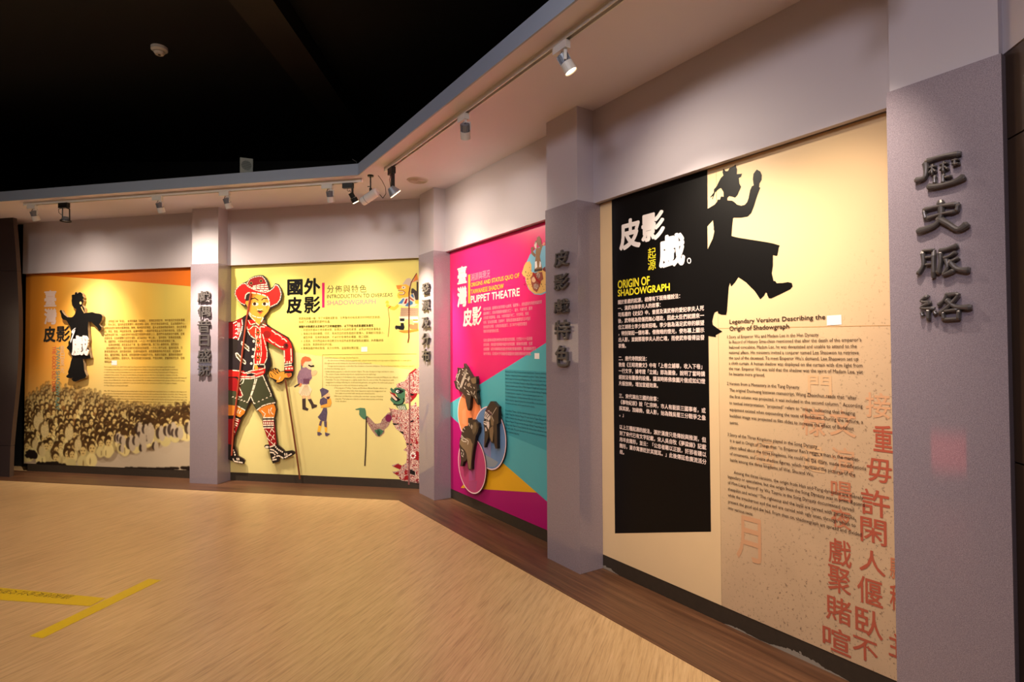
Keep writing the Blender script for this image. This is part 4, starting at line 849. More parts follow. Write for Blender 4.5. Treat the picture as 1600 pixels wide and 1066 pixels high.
# cowboy puppet: raised board
c1 = lambda *v: Z(355, 425, 13.333, *v); c2 = lambda *v: Z(355, 500, 13.333, *v); c3 = lambda *v: Z(355, 575, 13.333, *v); c4 = lambda *v: Z(355, 650, 13.333, *v)
o1 = WAp.px(405, 735); root = empty('puppet_cutout', WAp.w(o1[0], o1[1], .03), 'large raised cutout of a shadow puppet in red hat, black waistcoat and green shorts', 'puppet')
MK = mat((30, 22, 18), .45, name='black_brown_board')
T0, T1 = .022, .042
XL0 = 345
body = c1(420,190,470,130,560,85,660,65,740,68,800,120,850,200,890,360,960,300,1000,235,1060,255,1110,330,1150,450,1130,580,1060,680,960,740,880,775,850,850,780,930,800,980,800,1066) \
    + c2(900,150,1100,270,1260,360,1340,480,1375,600,1385,850,1380,1066) + c3(1375,120,1350,180,1290,220,1230,235,1180,240,1120,310,1060,330,1010,310,950,240,880,200,855,120,880,80,930,20,990,0,1050,30,1090,80,1190,60) \
    + c2(1190,900,1170,640,1080,590,900,470,820,430,830,560,900,780,915,950,850,1066) + c3(790,130,860,300,960,540,1020,700,1010,780,1035,870,1010,990,990,1066) \
    + c4(1000,80,1005,260,1030,480,1050,600,1170,700,1200,740,1340,720,1385,740,1420,775,1340,840,1180,905,1080,850,1070,960,950,995,900,850,875,690,800,680,770,640,790,605,870,600,830,450,780,300,735,150,740,20) \
    + c3(750,1040,720,960,610,880,540,760,490,690,440,800,390,900,370,960,300,1050) + c4(300,60,230,250,160,450,145,600,200,740,220,830,330,890,365,930,345,1000,230,985,110,945) \
    + [(350, 715), (338, 660), (335, 600), (336, 540), (338, 505)] + c1(130,1030,240,980,330,940,410,880,440,780,400,720,300,690,220,600,150,450,160,370,240,290,300,240,390,205)
cutout(WAp, body, T0, T1, MK, mat((70, 52, 34), .5), 'board', root)
a = Flat(WAp, T1+.0002); CRD, CRD2, ORG, ORG2, GRS, STI = pm((200, 34, 28)), pm((150, 22, 26)), pm((238, 160, 60)), pm((222, 130, 44)), pm((66, 68, 46)), pm((246, 226, 200))
# hat
a.poly(c1(410,235,470,150,560,110,660,90,730,95,790,160,830,240,870,370,800,420,700,410,560,370,430,290), CRD2, 1)
a.poly(c1(380,240,430,310,560,380,700,420,800,430,890,400,960,340,1010,265,1060,290,1100,360,1125,460,1100,580,1040,660,960,710,895,730,885,620,870,520,820,500,760,480,640,455,520,430,470,430,400,470,375,560,390,620,360,690,290,650,220,580,165,460,175,380,240,300,310,250), CRD, 2)
a.dash(c1(380,240,310,250,240,300,175,380,165,460,220,580,290,650,380,690), .010, .022, .010, STI, 3); a.dash(c1(425,230,470,150,560,110,660,90,730,95,790,160,825,240), .010, .022, .010, STI, 3)
a.dash(c1(380,240,440,310,560,370,700,410,800,425,880,400,960,340,1010,265,1060,290,1100,360,1125,460,1100,580,1040,660,900,725), .010, .022, .010, STI, 3)
a.dash(c1(410,225,450,290,520,335), .008, .02, .01, STI, 3)
for q in (c1(540,300,680,270,830,258), c1(530,330,680,310,860,300), c1(540,350,700,345,860,350), c1(680,385,860,385)): a.dash(q, .013, .04, .014, STI, 3)
for q in ((500, 235), (705, 190)): a.ell(*c1(*q)[0], 2.4, 2.6, pm((180, 120, 60)), 3); a.ell(*c1(*q)[0], 1.6, 1.8, BLK, 4)
a.obj('hat', root)
a = Flat(WAp, T1+.0002)
a.poly(c1(400,600,385,480,430,440,470,430,560,430,700,470,820,505,870,560,890,740,850,830,770,920,740,1000,690,1066)+c2(665,110,600,60,560,0)+c1(500,960,450,840,440,780,410,700,375,650), ORG, 4)
a.poly(c1(400,600,385,480,430,440,480,440,480,560,440,605), pm((50, 36, 34)), 5); a.poly(c1(480,430,640,440,640,470,560,520,490,560), ORG2, 5); a.poly(c1(790,520,850,540,860,700,830,800,800,700), ORG2, 5)
for q in (c1(490,580,520,555,580,545,650,590), c1(720,590,760,550,850,555)): a.stroke(q, .012, BLK, 6)
for x in (575, 780): a.ell(*c1(x+15, 672)[0], 5.0, 2.7, STI, 6); a.ell(*c1(x, 665)[0], 2.5, 2.6, pm((50, 30, 20)), 7)
a.poly(c1(610,830,660,800,690,812,720,802,775,830,720,825,690,840,650,828), BLK, 6); a.poly(c1(640,840,690,835,740,840,710,870,670,868), pm((196, 60, 40)), 6)
a.stroke(c1(630,770,640,790,690,790,740,775), .007, STI, 6); a.stroke(c1(670,895,710,890), .007, pm((190, 60, 40)), 6)
a.stroke(c1(375,560,390,480,430,440,470,432), .013, STI, 7); a.dash(c1(520,435,640,450,760,480,840,520,880,600,880,740), .014, .05, .02, STI, 7)
a.dash(c1(455,830,500,890,570,930,660,955,740,950), .012, .05, .018, STI, 7); a.dash(c1(450,850,470,900,520,965,600,1040), .014, .06, .016, STI, 7); a.dash(c1(755,960,710,1040), .014, .06, .016, STI, 7)
a.obj('face', root)
# shirt and waistcoat
a = Flat(WAp, T1+.0002)
a.poly(c1(130,1040,240,990,330,950)+c2(320,100,310,230,230,410,130,390)+[(338, 528), (337, 508)], CRD2, 2)
a.poly(c2(410,0,440,0,540,0,665,120,740,0,790,70,820,130,900,170,1100,290,1250,380,1330,490,1360,610,1370,900,1200,900,1175,640,1100,600,900,490,810,440,830,600,840,780,790,900,560,930,600,400,440,240,400,130), CRD, 2)
a.poly(c2(440,240,460,210,530,130,580,130,600,400,520,330), pm((214, 60, 34)), 3)
a.poly(c1(310,950,400,890)+c2(400,140,430,240,520,340,600,400,590,600,560,930,530,1066)+c3(400,100,340,60)+[(336, 600), (337, 560)]+c2(120,800,220,580,220,430,300,230,325,60), pm((40, 32, 34)), 3)
a.poly(c2(840,600,850,700,900,800,905,960,850,1050,800,1030,800,900,840,780), pm((40, 30, 30)), 3); a.poly(c2(790,0,800,60,740,120,700,140,665,110,750,20), pm((96, 74, 48)), 3); a.poly(c2(460,180,540,90,600,80,670,190,600,150,540,120), pm((96, 74, 48)), 4)
for q in (c2(310,0,320,100,300,240,230,420), c2(600,60,660,110), c2(600,170,590,300,610,400,590,600,560,780,560,930), c2(685,150,700,400,715,700,680,920), c2(740,300,800,520,835,650,830,800,770,930), c2(430,230,480,320,540,370,600,400),
          c2(410,140,425,200,470,200,540,130,610,130,680,200), c2(440,10,490,100,580,75), c2(700,140,780,150), c2(740,90,820,125), c2(560,930,540,1060), c2(570,925,780,930,790,1000), c2(130,380,180,350,220,380)): a.dash(q, .012, .06, .014, STI, 5)
for q in (c2(930,220,1000,270), c2(1000,290,1060,300,1140,360), c2(1140,395,1190,395,1245,455), c2(870,400,950,470,1000,475), c2(1010,500,1100,560,1170,565), c2(1190,640,1200,880), c2(1330,600,1340,860)): a.dash(q, .014, .08, .014, STI, 5)
a.ell(*c2(1225, 545)[0], 4, 4.6, pm((120, 26, 24)), 4); a.ell(*c2(1235, 530)[0], 1.8, 2.4, pm((60, 30, 26)), 5); a.ell(*c2(830, 300)[0], 6, 5.6, pm((150, 30, 26)), 4)
for y in (265, 440, 605, 785): a.ell(*c2(645, y)[0], 2.5, 2.7, ORG2, 5); a.ell(*c2(645, y)[0], 1.4, 1.6, BLK, 6)
for y in (330, 500, 690, 860): a.stroke(c2(630, y, 630, y+50), .012, STI, 5); a.stroke(c2(672, y, 672, y+50), .012, STI, 5)
for p in ((555, 445), (547, 615), (530, 765), (505, 908)): a.ell(*c2(*p)[0], 1.9, 2.1, STI, 5)
for q in (c2(340,480,450,570,455,650,350,560,300,500,310,450), c2(180,700,210,690,300,790,390,870,380,920,280,860,190,760)): a.poly(q, pm((92, 78, 52)), 4); a.dash(q, .012, .05, .012, STI, 5, closed=True)
for q in (c2(170,120,200,100), c2(175,200,200,180,230,200), c2(170,290,200,265,220,320), c2(225,60,235,300), c2(260,60,270,300), c2(130,70,200,35)): a.dash(q, .010, .05, .014, STI, 5)
a.poly(c2(1200,900,1370,890,1380,940,1205,950), BLK, 4); a.dash(c2(1200,920,1350,900), .014, .04, .012, STI, 5); a.dash(c2(1200,970,1350,945), .014, .04, .012, STI, 5); a.poly(c2(1205,975,1375,960,1380,1066,1210,1066), CRD, 4); a.dash(c2(1215,1020,1360,1010), .02, .02, .02, STI, 5)
for x in (1250, 1300): a.stroke(c2(x, 860, x, 890), .012, STI, 5)
a.obj('shirt_and_waistcoat', root)
# belt, shorts, hands
a = Flat(WAp, T1+.0002)
a.poly(c3(340,60,400,110,540,70,560,-10,800,0,790,100,740,150,500,210,260,215,200,180)+[(338, 590), (338, 578)]+c3(100,40), CRD, 4); a.poly(c3(400,130,500,105,590,130,520,170,420,165), BLK, 5)
a.poly(c3(560,-70,620,-60,650,0,640,50,580,60), ORG, 5)
for k in range(6): x = 610+k*28; a.stroke(c3(x, 115-k*9, x+2, 145-k*9), .008, STI, 5)
for q in (c3(270,225,500,225,640,190,750,155), c3(270,180,500,185,580,170), c3(120,50,240,60,370,110,500,60,700,30,790,0), c3(410,125,500,105,590,125)): a.dash(q, .012, .06, .012, STI, 5)
a.poly(c3(110,200,200,220,270,380,320,560,290,600,230,580,180,480,110,480)+[(338, 605), (338, 592)], CRD2, 5); a.dash(c3(250,400,300,500,325,570,290,610,240,600,220,570), .012, .05, .012, STI, 6)
a.poly(c3(200,225,500,225,620,200,750,165,860,350,930,580,1000,700,620,880,560,760,490,620,430,760,390,880,200,780)+[(337, 632), (338, 600)], GRS, 3)
for q in (c3(585,230,540,420,490,580,430,720), c3(620,230,560,430,500,600,560,740), c3(750,170,830,360,920,560), c3(350,240,330,310,270,350), c3(305,240,260,300), c3(190,780,390,890), c3(620,880,740,790,860,750,1000,725)): a.dash(q, .012, .06, .014, STI, 5)
for p0, p1, n in (((120, 610), (420, 720), 6), ((575, 745), (910, 590), 5)):
    for k in range(n):
        x = p0[0]+(p1[0]-p0[0])*k/(n-1); y = p0[1]+(p1[1]-p0[1])*k/(n-1); a.poly(c3(x-26, y+10, x+2, y-22, x+26, y-2), STI, 5)
a.obj('belt_and_shorts', root)
a = Flat(WAp, T1+.0002)
a.poly(c3(870,110,900,60,920,90,935,20,960,70,980,5,1010,60,1040,20,1080,90,1190,75,1200,150,1210,110,1340,110,1345,165,1290,205,1200,200,1150,270,1080,300,1020,305,1040,260,960,220,890,190), ORG, 3)
for q in (c3(900,110,950,190), c3(930,50,1020,140), c3(960,40,1070,120), c3(1010,20,1060,110)): a.stroke(q, .008, BLK, 4)
a.poly(c3(1230,120,1330,100,1340,160,1270,200), pm((200, 90, 50)), 4); a.stroke(c3(1110,185,1080,245), .008, STI, 4); a.obj('hand', root)
# legs and boots
a = Flat(WAp, T1+.0002)
a.poly(c3(640,880,740,800,970,750,1000,800,1015,870,990,990,980,1030,750,1040,720,960), ORG2, 3); a.poly(c3(190,790,380,900,350,960,270,1030,180,990)+[(337, 650), (337, 630)], ORG2, 3)
for q in (c3(870,860,870,930,890,965), c3(930,830,905,880,920,930,960,970), c3(720,890,770,940,800,940), c3(800,950,765,1030), c3(240,870,210,920,225,960), c3(290,890,255,930,270,965)): a.dash(q, .011, .05, .012, STI, 5)
a.poly(c4(740,100,970,90,1000,260,1020,480,1030,590,900,640,870,590,830,450,780,300,745,200), CRD2, 3); a.poly(c4(180,60,280,80,230,220,150,430,130,600,80,600)+[(342, 690), (342, 655)], CRD2, 3)
for y in (70, 230): a.poly(c4(745, y-20, 970, y-25, 975, y, 755, y+10), BLK, 4)
for y in (40, 95, 200, 250): a.dash(c4(755, y, 970, y-5), .014, .042, .012, STI, 5)
for k in range(6): a.stroke(c4(765+k*38, 130, 768+k*38, 170), .014, STI, 5)
for q in (c4(800,290,880,380,940,430,1000,500), c4(930,270,880,380,840,470), c4(940,280,980,340), c4(980,390,920,510), c4(840,470,960,590), c4(1000,560,960,620)): a.dash(q, .009, .045, .014, STI, 5)
for q in (c4(170,45,250,80), c4(165,85,250,120), c4(150,140,230,170), c4(150,180,210,210), c4(160,230,140,250), c4(140,290,160,350), c4(140,380,120,410)): a.dash(q, .012, .05, .014, STI, 5)
for q in (c4(900,700,960,710,1040,770,1060,800), c4(900,760,960,765,1000,810), c4(950,880,1000,850), c4(1030,840,1080,830,1170,880), c4(1200,870,1260,840), c4(1280,825,1340,790), c4(950,920,1030,905), c4(890,650,1000,610), c4(125,890,140,930), c4(150,945,320,975)): a.dash(q, .016, .05, .012, STI, 5)
for p in ((1015, 650), (1045, 685), (1080, 710), (1115, 730), (1150, 750), (105, 625), (105, 680), (130, 715), (150, 760), (165, 810)): a.ell(*c4(*p)[0], 1.2, 1.5, STI, 5, 8)
for x in (1200, 1240, 205, 240): a.stroke(c4(x, 780 if x > 500 else 880, x+8, 820 if x > 500 else 920), .014, STI, 5)
a.ell(*c4(830, 650)[0], 3, 1.8, STI, 5); a.obj('legs', root)
M_ROD = mat((110, 58, 24), .4, name='brown_rod'); M_ROD2 = mat((170, 74, 50), .4, name='red_rod')
def rod(pts, r, m, off, name):
    mb = MB(); q = [WAp.w(*WAp.px(x, y, off), off) for x, y in pts]; mb.tube(q, r, 10); mb.obj(name, m, root)
rod([(445.5, 592), (456, 660), (463.5, 710), (468.6, 749)], .0105, M_ROD, .060, 'hand_rod')
rod([(392, 458), (385, 500), (375.2, 579), (372, 605), (368.5, 635), (365, 662), (362, 712)], .010, M_ROD2, .060, 'body_rod')
# ---------------------------------------------------------------- mural 3: pink
s3L, s3R = WBp.px(705, 600)[0]-.03, s4-PW+.03
root3 = empty('mural_panel', WBp.w((s3L+s3R)/2, ZPB, 0), 'pink and teal mural with three discs between the second and third pillars', 'mural')
b = MB(); wallbox(b, WBp, s3L, s3R, ZPB, ZPT, -.012, 0); b.obj('board', pm((232, 30, 110), rough=.38), root3)
def clip(a, s0, s1):
    """keep a print inside its board: along the wall and up to the bulkhead"""
    w_ = a.w; out = []
    for x, y, z in a.b.v:
        p = Vector((x, y, 0)); q = p.dot(w_.t); o = w_.d-p.dot(w_.n); q2 = min(max(q, s0), s1); r = w_.w(q2, min(max(z, ZPB), ZPT), o); out.append(tuple(r))
    a.b.v = out
a = Flat(WBp, 0)
TL, YE, MGD = pm((84, 176, 186)), pm((238, 176, 30)), pm((176, 6, 106))
def half(pts, m, lay): a.poly(pts, m, lay)
a.poly([(700, 629.8), (853, 536), (900, 507), (900, 824), (854.4, 783.5), (839, 770), (783, 721.5), (706, 652), (700, 647)], TL, 1)
a.obj('teal_field', root3).data.materials[0] = TL
o = bpy.data.objects[[x.name for x in root3.children if x.name.startswith('teal_field')][0]]
def clamp_obj(o, w_, s0, s1):
    me = o.data; L = Vector(o.parent.location)
    for v in me.vertices:
        p = v.co+L; q = p.dot(w_.t); of = w_.d-(p.x*w_.n.x+p.y*w_.n.y); r = w_.w(min(max(q, s0), s1), min(max(p.z, ZPB), ZPT), of); v.co = r-L
clamp_obj(o, WBp, s3L, s3R)
a = Flat(WBp, 0); a.poly([(700, 647), (706, 652), (783, 721.5), (839, 770), (854.4, 783.5), (900, 824), (900, 870), (700, 765)], MGD, 1); clamp_obj(a.obj('magenta_field', root3), WBp, s3L, s3R)
a = Flat(WBp, .0005); a.poly([(720, 762.5), (765, 705.5), (839, 770)], YE, 1); a.obj('yellow_triangle', root3)
a = Flat(WBp, .0008); TX, YT, PKT = pm((246, 224, 214)), pm((250, 190, 50)), pm((240, 150, 170))
a.fit('臺', 714.7, 418, 729.7, 442, TX, weight=.024); a.fit('灣', 714.7, 449, 729.7, 479, TX, weight=.04)
a.fit('皮', 723.7, 482.5, 738, 510, TX, weight=.04); a.fit('影', 738, 480, 753, 508, TX, weight=.024)
a.poly([(731.6, 429.5), (735.0, 428.7), (735.0, 473.8), (731.6, 474.2)], pm((244, 170, 60)), 2)
for i, ch in enumerate('溯源與現況'): a.fit(ch, 736+i*6.0, 428.4-i*1.45, 741.7+i*6.0, 438.4-i*1.25, PKT, weight=-.006)
a.fit('ORIGINS AND STATUS QUO OF', 735.8, 442.2, 811.8, 435, YT, weight=.022); a.fit('TAIWANESE SHADOW', 735.8, 452.8, 787.4, 451, YT, weight=.022); a.fit('PUPPET THEATRE', 735.8, 462.6, 812.4, 462.6, TX, weight=.024)
a.obj('title_lettering', root3)
a = Flat(WBp, .0008)
t3 = ['據史料記載，臺灣明末清初影戲人由廣東、福建傳入，皮影戲與布袋戲傀儡戲等', '戲為傳統三，成為民間重要的戲劇形式之一，道光、光緒年間，臺灣', '皮影戲已相當興盛，高雄、大岡年間盛行村二、宛合屏班、德興', '班等，皆為皮影戲團，日據時代，臺灣皮影戲曾遭遇殖民日本殖民',
      '政府皇民化時期，台灣皮影戲盛復又，五〇年代中期受到電視', '電影的影響而開始沒落。', '', '目前在臺灣本島還有幾個有皮影戲的皮影戲團，它們跨大七十區張德', '成的東華，張新國的復興閣許福助的皮影戲團，東華皮影劇團、合興', '皮影戲團，以及永興樂等皮影戲社對推廣皮影藝術團等，還有繼續經營及', '海內外展出，目前薪火代代推廣皮影戲藝術的演變與傳承新及推廣。']
a.lines([(t, 755.6, 485.3+6.95*i) for i, t in enumerate(t3)], 5.4, PKT, full=(t3[9], 755.6, 838), weight=.012); a.obj('body_lettering', root3)
a = Flat(WBp, .0006); a.poly([(789, 577.4), (900, 583.5), (900, 722), (789.8, 678.2)], pm((64, 156, 170)), 1); clamp_obj(a.obj('text_box', root3), WBp, s3L, s3R)
a = Flat(WBp, .0014); DT = pm((20, 60, 74))
e4 = ['Between the late Ming Dynasty and early Qing Dynasty, Taiwanese shadow puppetry came from', 'Chaozhou, Guangdong. Besides popularized in southern Taiwan, Taiwanese people like', 'shadow puppet in Kaohsiung and Pingtung areas. The art later became one of the', 'various forms of folk drama. During the ruling of Emperor Jiaqing and Daoguang,',
      'Taiwanese shadow puppet thrived. While Emperor Tongzhi and Guangxu ruled,', 'troupes increased in great numbers. Famous ones included Husing, Dongsing.', 'During the Japanese occupation, Taiwanese shadow puppetry was once', 'controlled by Japanese colonial government. After the retrocession, the', 'shadow puppetry regained its glory. But in the mid-fifties, it was threatened', 'of television and movies, which caused the art to decline.']
e5 = ['Presently in Taiwan only five shadow puppet troupes survive, as in the', 'family; Tung Hua Shadow Puppet Troupe run by Teguo Zhang in Tashe', 'in Mito District; Hsin-Hsing-Ko Fu; Fu-Hsing-Ko Shadow Puppet Troupe', 'Shadow Puppet Troupe run by Hsin-guo Zhang; Yung-Hsing-Leh Troupe', 'Chang-hung Chen in Yunan District; all of these have inherited, creating', 'for and locally. They are devoted to the innovation, presentation, and', 'of the shadow puppetry.']
a.lines([(t, 789.8, 582+5.45*i) for i, t in enumerate(e4)], 4.1, DT, full=(e4[2], 789.8, 858)); a.lines([(t, 789.8, 642.5+5.45*i) for i, t in enumerate(e5)], 4.1, DT, full=(e5[1], 789.8, 858))
o = a.obj('english_lettering', root3); clamp_obj(o, WBp, s3L, s3R)
a = Flat(WBp, .0012); a.poly([(835.3, 551.9), (842.8, 552), (842.8, 561), (835.3, 560.8)], WHITE, 1); a.obj('sticker', root3, 'blank white sticker at the end of the Chinese text')
# rider puppet print at the top right
a = Flat(WBp, .0008); g = lambda *v: Z(808, 365, 10.66, *v); SKB, LEO, BRN = pm((124, 184, 210)), pm((226, 178, 104)), pm((140, 96, 74))
a.poly([(849.9, 384), (856, 383), (862, 390), (864, 420), (862, 450), (855, 457), (845, 461), (835, 460), (826, 452), (821.5, 440), (820, 428), (822, 412), (828, 398), (838, 388)], SKB, 1)
a.poly(g(80,660,100,600,120,530,150,480,180,470,210,460,240,520,240,640,300,660,420,600,480,640,490,960,400,1000,300,1005,210,940,160,840,140,730,100,700), LEO, 2)
for k in range(90):
    u_, v_ = rng.random(), rng.random(); x = 110+u_*360; y = 560+v_*400
    if (x < 240 and y < 900-(240-x)*.3 and y > 540) or (y > 700 and x > 150+(y-700)*.5): a.ell(*g(x, y)[0], .55, .6, pm((60, 44, 34)), 3, 6)
a.poly(g(290,180,300,130,330,110,330,70,370,40,400,90,410,160,390,230,350,200,330,150), BRN, 3); a.poly(g(300,130,330,150,325,250,300,245,285,200), pm((240, 214, 204)), 3)
a.poly(g(230,240,260,220,290,240,260,290,310,350,300,400,240,340), BRN, 3); a.poly(g(320,240,380,240,400,170,430,200,400,290,380,380,400,480,420,600,290,630,300,480,310,400,310,300), pm((150, 112, 80)), 3)
a.poly(g(420,190,450,140,468,160,450,200), pm((230, 160, 130)), 3); a.poly(g(300,470,330,460,340,560,300,590), WHITE, 4); a.poly(g(380,460,400,480,400,560,370,560), WHITE, 4); a.poly(g(290,600,420,580,420,620,290,640), pm((80, 54, 44)), 4)
a.poly(g(230,740,270,660,420,640,440,760,390,800,380,880,330,980,270,930,240,840), pm((150, 74, 62)), 4); a.ell(*g(280, 770)[0], 3.2, 4.4, pm((220, 176, 140)), 5); a.ell(*g(355, 700)[0], 3, 4.6, FRT2, 5); a.ell(*g(320, 880)[0], 4, 4.6, FRT2, 5)
a.stroke(g(270,660,330,770,390,820), .02, RED, 6); a.poly(g(420,590,470,550,480,640,440,620), pm((120, 50, 50)), 4)
clamp_obj(a.obj('rider_print', root3, 'printed puppet rider on a spotted beast'), WBp, s3L, s3R)
# three raised discs
def disc_thing(cx, cy, ry, o0, rgb, label, facets):
    c = WBp.px(cx, cy, o0+.008); zt = WBp.px(cx, cy-ry, o0+.008)[1]; zb = WBp.px(cx, cy+ry, o0+.008)[1]; R = (zt-zb)/2; cz = (zt+zb)/2
    r = empty('disc_board', WBp.w(c[0], zb, o0), label, 'disc', 'raised discs on the pink mural')
    n = 56; circ = [(c[0]+R*math.cos(t), cz+R*math.sin(t)) for t in (2*math.pi*i/n for i in range(n))]
    cutout(WBp, None, o0, o0+.008, pm(rgb), pm((70, 30, 44)), 'disc', r, loc=circ)
    a = Flat(WBp, o0+.0083); v = []
    for i in range(n):
        t = 2*math.pi*i/n; v += [(c[0]+R*math.cos(t), cz+R*math.sin(t)), (c[0]+(R-.011)*math.cos(t), cz+(R-.011)*math.sin(t))]
    a.add2(v, [(2*i, (2*i+2) % (2*n), (2*i+3) % (2*n), 2*i+1) for i in range(n)], pm((250, 214, 214)), 0); a.obj('rim', r)
    a = Flat(WBp, o0+.0083)
    for q, m in facets:
        a.polyl([(c[0]+x*R, cz+y*R) for x, y in q], m, 0)
    if facets: a.obj('facet', r)
disc_thing(733.2, 648.5, 38.5, .006, (246, 138, 84), 'orange raised disc behind the dragon-headed cutout', [([(-.6, .1), (-.3, .3), (-.25, -.5), (-.6, -.4)], pm((248, 150, 100)))])
disc_thing(764.3, 684.5, 49.3, .018, (104, 136, 180), 'blue raised disc behind the white-faced cutout', [([(-.35, -.1), (.1, .0), (.1, -.6), (-.35, -.5)], pm((140, 134, 176))), ([(-.5, -.52), (.55, -.68), (.35, -.86), (-.1, -.94), (-.4, -.85)], pm((142, 150, 160)))])
disc_thing(736.8, 726.3, 44.6, .030, (190, 66, 116), 'magenta raised disc behind the grey-bearded cutout', [([(-.2, .2), (.25, .3), (.25, -.5), (-.2, -.6)], pm((184, 84, 140))), ([(-.2, -.6), (.4, -.5), (.3, -.85), (-.2, -.9)], pm((176, 72, 120)))])
# three head cutouts
k1 = lambda *v: Z(700, 570, 15.91, *v); k2 = lambda *v: Z(700, 630, 15.91, *v); k3 = lambda *v: Z(700, 690, 15.91, *v)
M_HB, M_HS = mat((60, 44, 36), .42, name='carved_head_brown'), mat((24, 16, 12), .5, name='head_board_edge')
CARV, TAN, GRY = pm((214, 196, 178)), pm((134, 108, 80)), pm((110, 92, 70))
def head(pts, o0, label):
    ps = [WBp.px(x, y, o0+.03) for x, y in pts]; q = min(ps, key=lambda p: p[1])
    r = empty('head_cutout', WBp.w(q[0], q[1], o0), label, 'puppet head', 'raised puppet heads on the pink mural')
    cutout(WBp, pts, o0, o0+.03, M_HB, M_HS, 'board', r); return r, Flat(WBp, o0+.0303)
hd1 = [(724.6, 568)]+k1(460,60,500,150,570,260,600,310,700,290,715,350,700,480,735,640,710,700,740,850,750,1000,725,990,650,840,580,760,560,850,545,1066)+k2(540,120,515,190,490,170,460,60)+k1(440,900,430,800,350,690,270,640,190,590,160,470,135,400,190,400,195,260,240,180,225,70,300,100,340,90,395,70)
r, a = head(hd1, .018, 'dark carved dragon-like puppet head over the orange disc')
for q in ((230,230,200,320), (270,230,235,330), (215,400,270,440), (240,300,220,400), (300,130,275,190), (230,450,240,520), (260,430,280,500), (450,440,420,510), (560,540,580,570), (640,560,660,590), (480,360,520,410), (540,300,500,360), (430,340,460,350), (570,660,590,700), (600,700,600,730), (670,660,640,740), (470,640,530,700), (480,720,540,745), (670,770,700,840), (400,560,430,600), (460,200,500,230), (240,540,280,610), (350,110,380,130), (450,110,470,140), (250,260,290,210), (390,220,380,180), (350,240,370,260)):
    a.stroke(k1(*q), .009, CARV, 1)
for k in range(11): x, y = 300+k*12, 560-k*32; a.stroke(k1(x, y, x+45, y-12), .006, CARV, 1)
a.stroke(k1(290,590,330,450,400,270,430,130), .007, CARV, 1); a.stroke(k1(330,590,370,450,430,280,460,150), .006, CARV, 1)
a.poly(k1(560,350,690,310,700,450,640,480,600,460), TAN, 1); a.poly(k1(480,470,540,450,570,500,520,560,470,520), pm((150, 126, 104)), 1); a.ell(*k1(520, 340)[0], 1.6, 2.4, CARV, 2); a.ell(*k1(525, 330)[0], .7, 1.2, M_HS, 3)
a.obj('carving', r)
hd2 = k1(1060,910,1130,915,1200,1000,1260,1050)+k2(1255,90,1250,500,1215,530,1220,720,1222,1066)+k3(1225,180,1180,180,1150,60)+k2(1145,1000,1140,800,1130,700,1120,960,1090,995,1060,960,1030,850,1015,700,1000,850,950,1000)+k3(940,40,910,155,895,140)+k2(895,1066,910,760,895,600,880,500,900,380,900,300,920,200,980,80)+k1(975,1050,1010,990)
r, a = head(hd2, .030, 'dark carved puppet head with a white face over the blue disc')
a.poly(k2(920,200,980,240,1060,310,1060,360,1020,440,1030,560,1010,660,980,600,950,560,890,520,880,480,910,400,900,320,915,280), pm((226, 206, 196)), 1)
for q in ((960,250,910,330), (1000,260,940,350), (1040,290,970,380), (900,390,990,420), (890,440,1050,450), (940,400,930,440), (890,480,960,500), (960,540,940,600)): a.stroke(k2(*q), .008, M_HS, 2)
a.ell(*k2(925, 425)[0], 1.2, 1.6, M_HS, 3); a.poly(k2(920,600,950,610,970,690,930,700), pm((214, 190, 180)), 2); a.poly(k2(1030,300,1090,310,1140,420,1130,560,1080,560,1060,430), TAN, 1)
a.poly(k2(940,160,1000,150,1100,250,1080,300,1040,290,960,230), pm((90, 50, 60)), 2); a.stroke(k2(1210,110,1090,310), .005, CARV, 3); a.stroke(k2(1090,330,1140,450), .005, CARV, 3); a.poly(k2(1030,640,1120,560,1130,700,1110,940,1080,960,1040,830), TAN, 1)
a.stroke(k2(990,200,1030,190,1030,230), .007, CARV, 3); a.stroke(k2(1060,220,1080,260), .008, CARV, 3); a.obj('carving', r)
hd3 = k2(500,370,540,370,550,410,650,410,680,460,750,500,765,600,740,720,690,810,670,900,650,1066)+k3(655,50,620,260,590,500,585,690,540,715,500,680,480,500,465,430,440,480,390,500,350,620,300,615,320,480,300,270,285,100)+k2(285,980,300,880,320,840,340,720,370,620,430,570,480,575,505,540,495,450)
r, a = head(hd3, .042, 'dark carved puppet head with a grey beard over the magenta disc')
a.poly(k2(480,860,560,900,600,1000)+k3(620,60,590,260,575,500,560,680,520,680,490,520,460,300,430,230,350,150,290,60)+k2(285,980,320,900), TAN, 1)
a.poly(k2(640,480,700,470,720,600,690,720,640,780,600,700,620,600), GRY, 1)
for q in ((340,800,390,870,450,910), (330,900,380,950,460,960), (340,800,330,850,380,900), (460,910,510,950,490,1030), (360,680,340,700), (390,610,420,650), (610,560,590,640), (590,540,570,610), (520,500,540,570), (350,680,390,720)): a.stroke(k2(*q), .010, CARV, 2)
for q in ((340,200,380,250), (340,270,335,320), (390,280,385,340), (340,350,380,380)): a.stroke(k3(*q), .010, CARV, 2)
a.poly(k2(330,830,400,850,440,930,380,920,340,880), M_HS, 1); a.obj('carving', r)
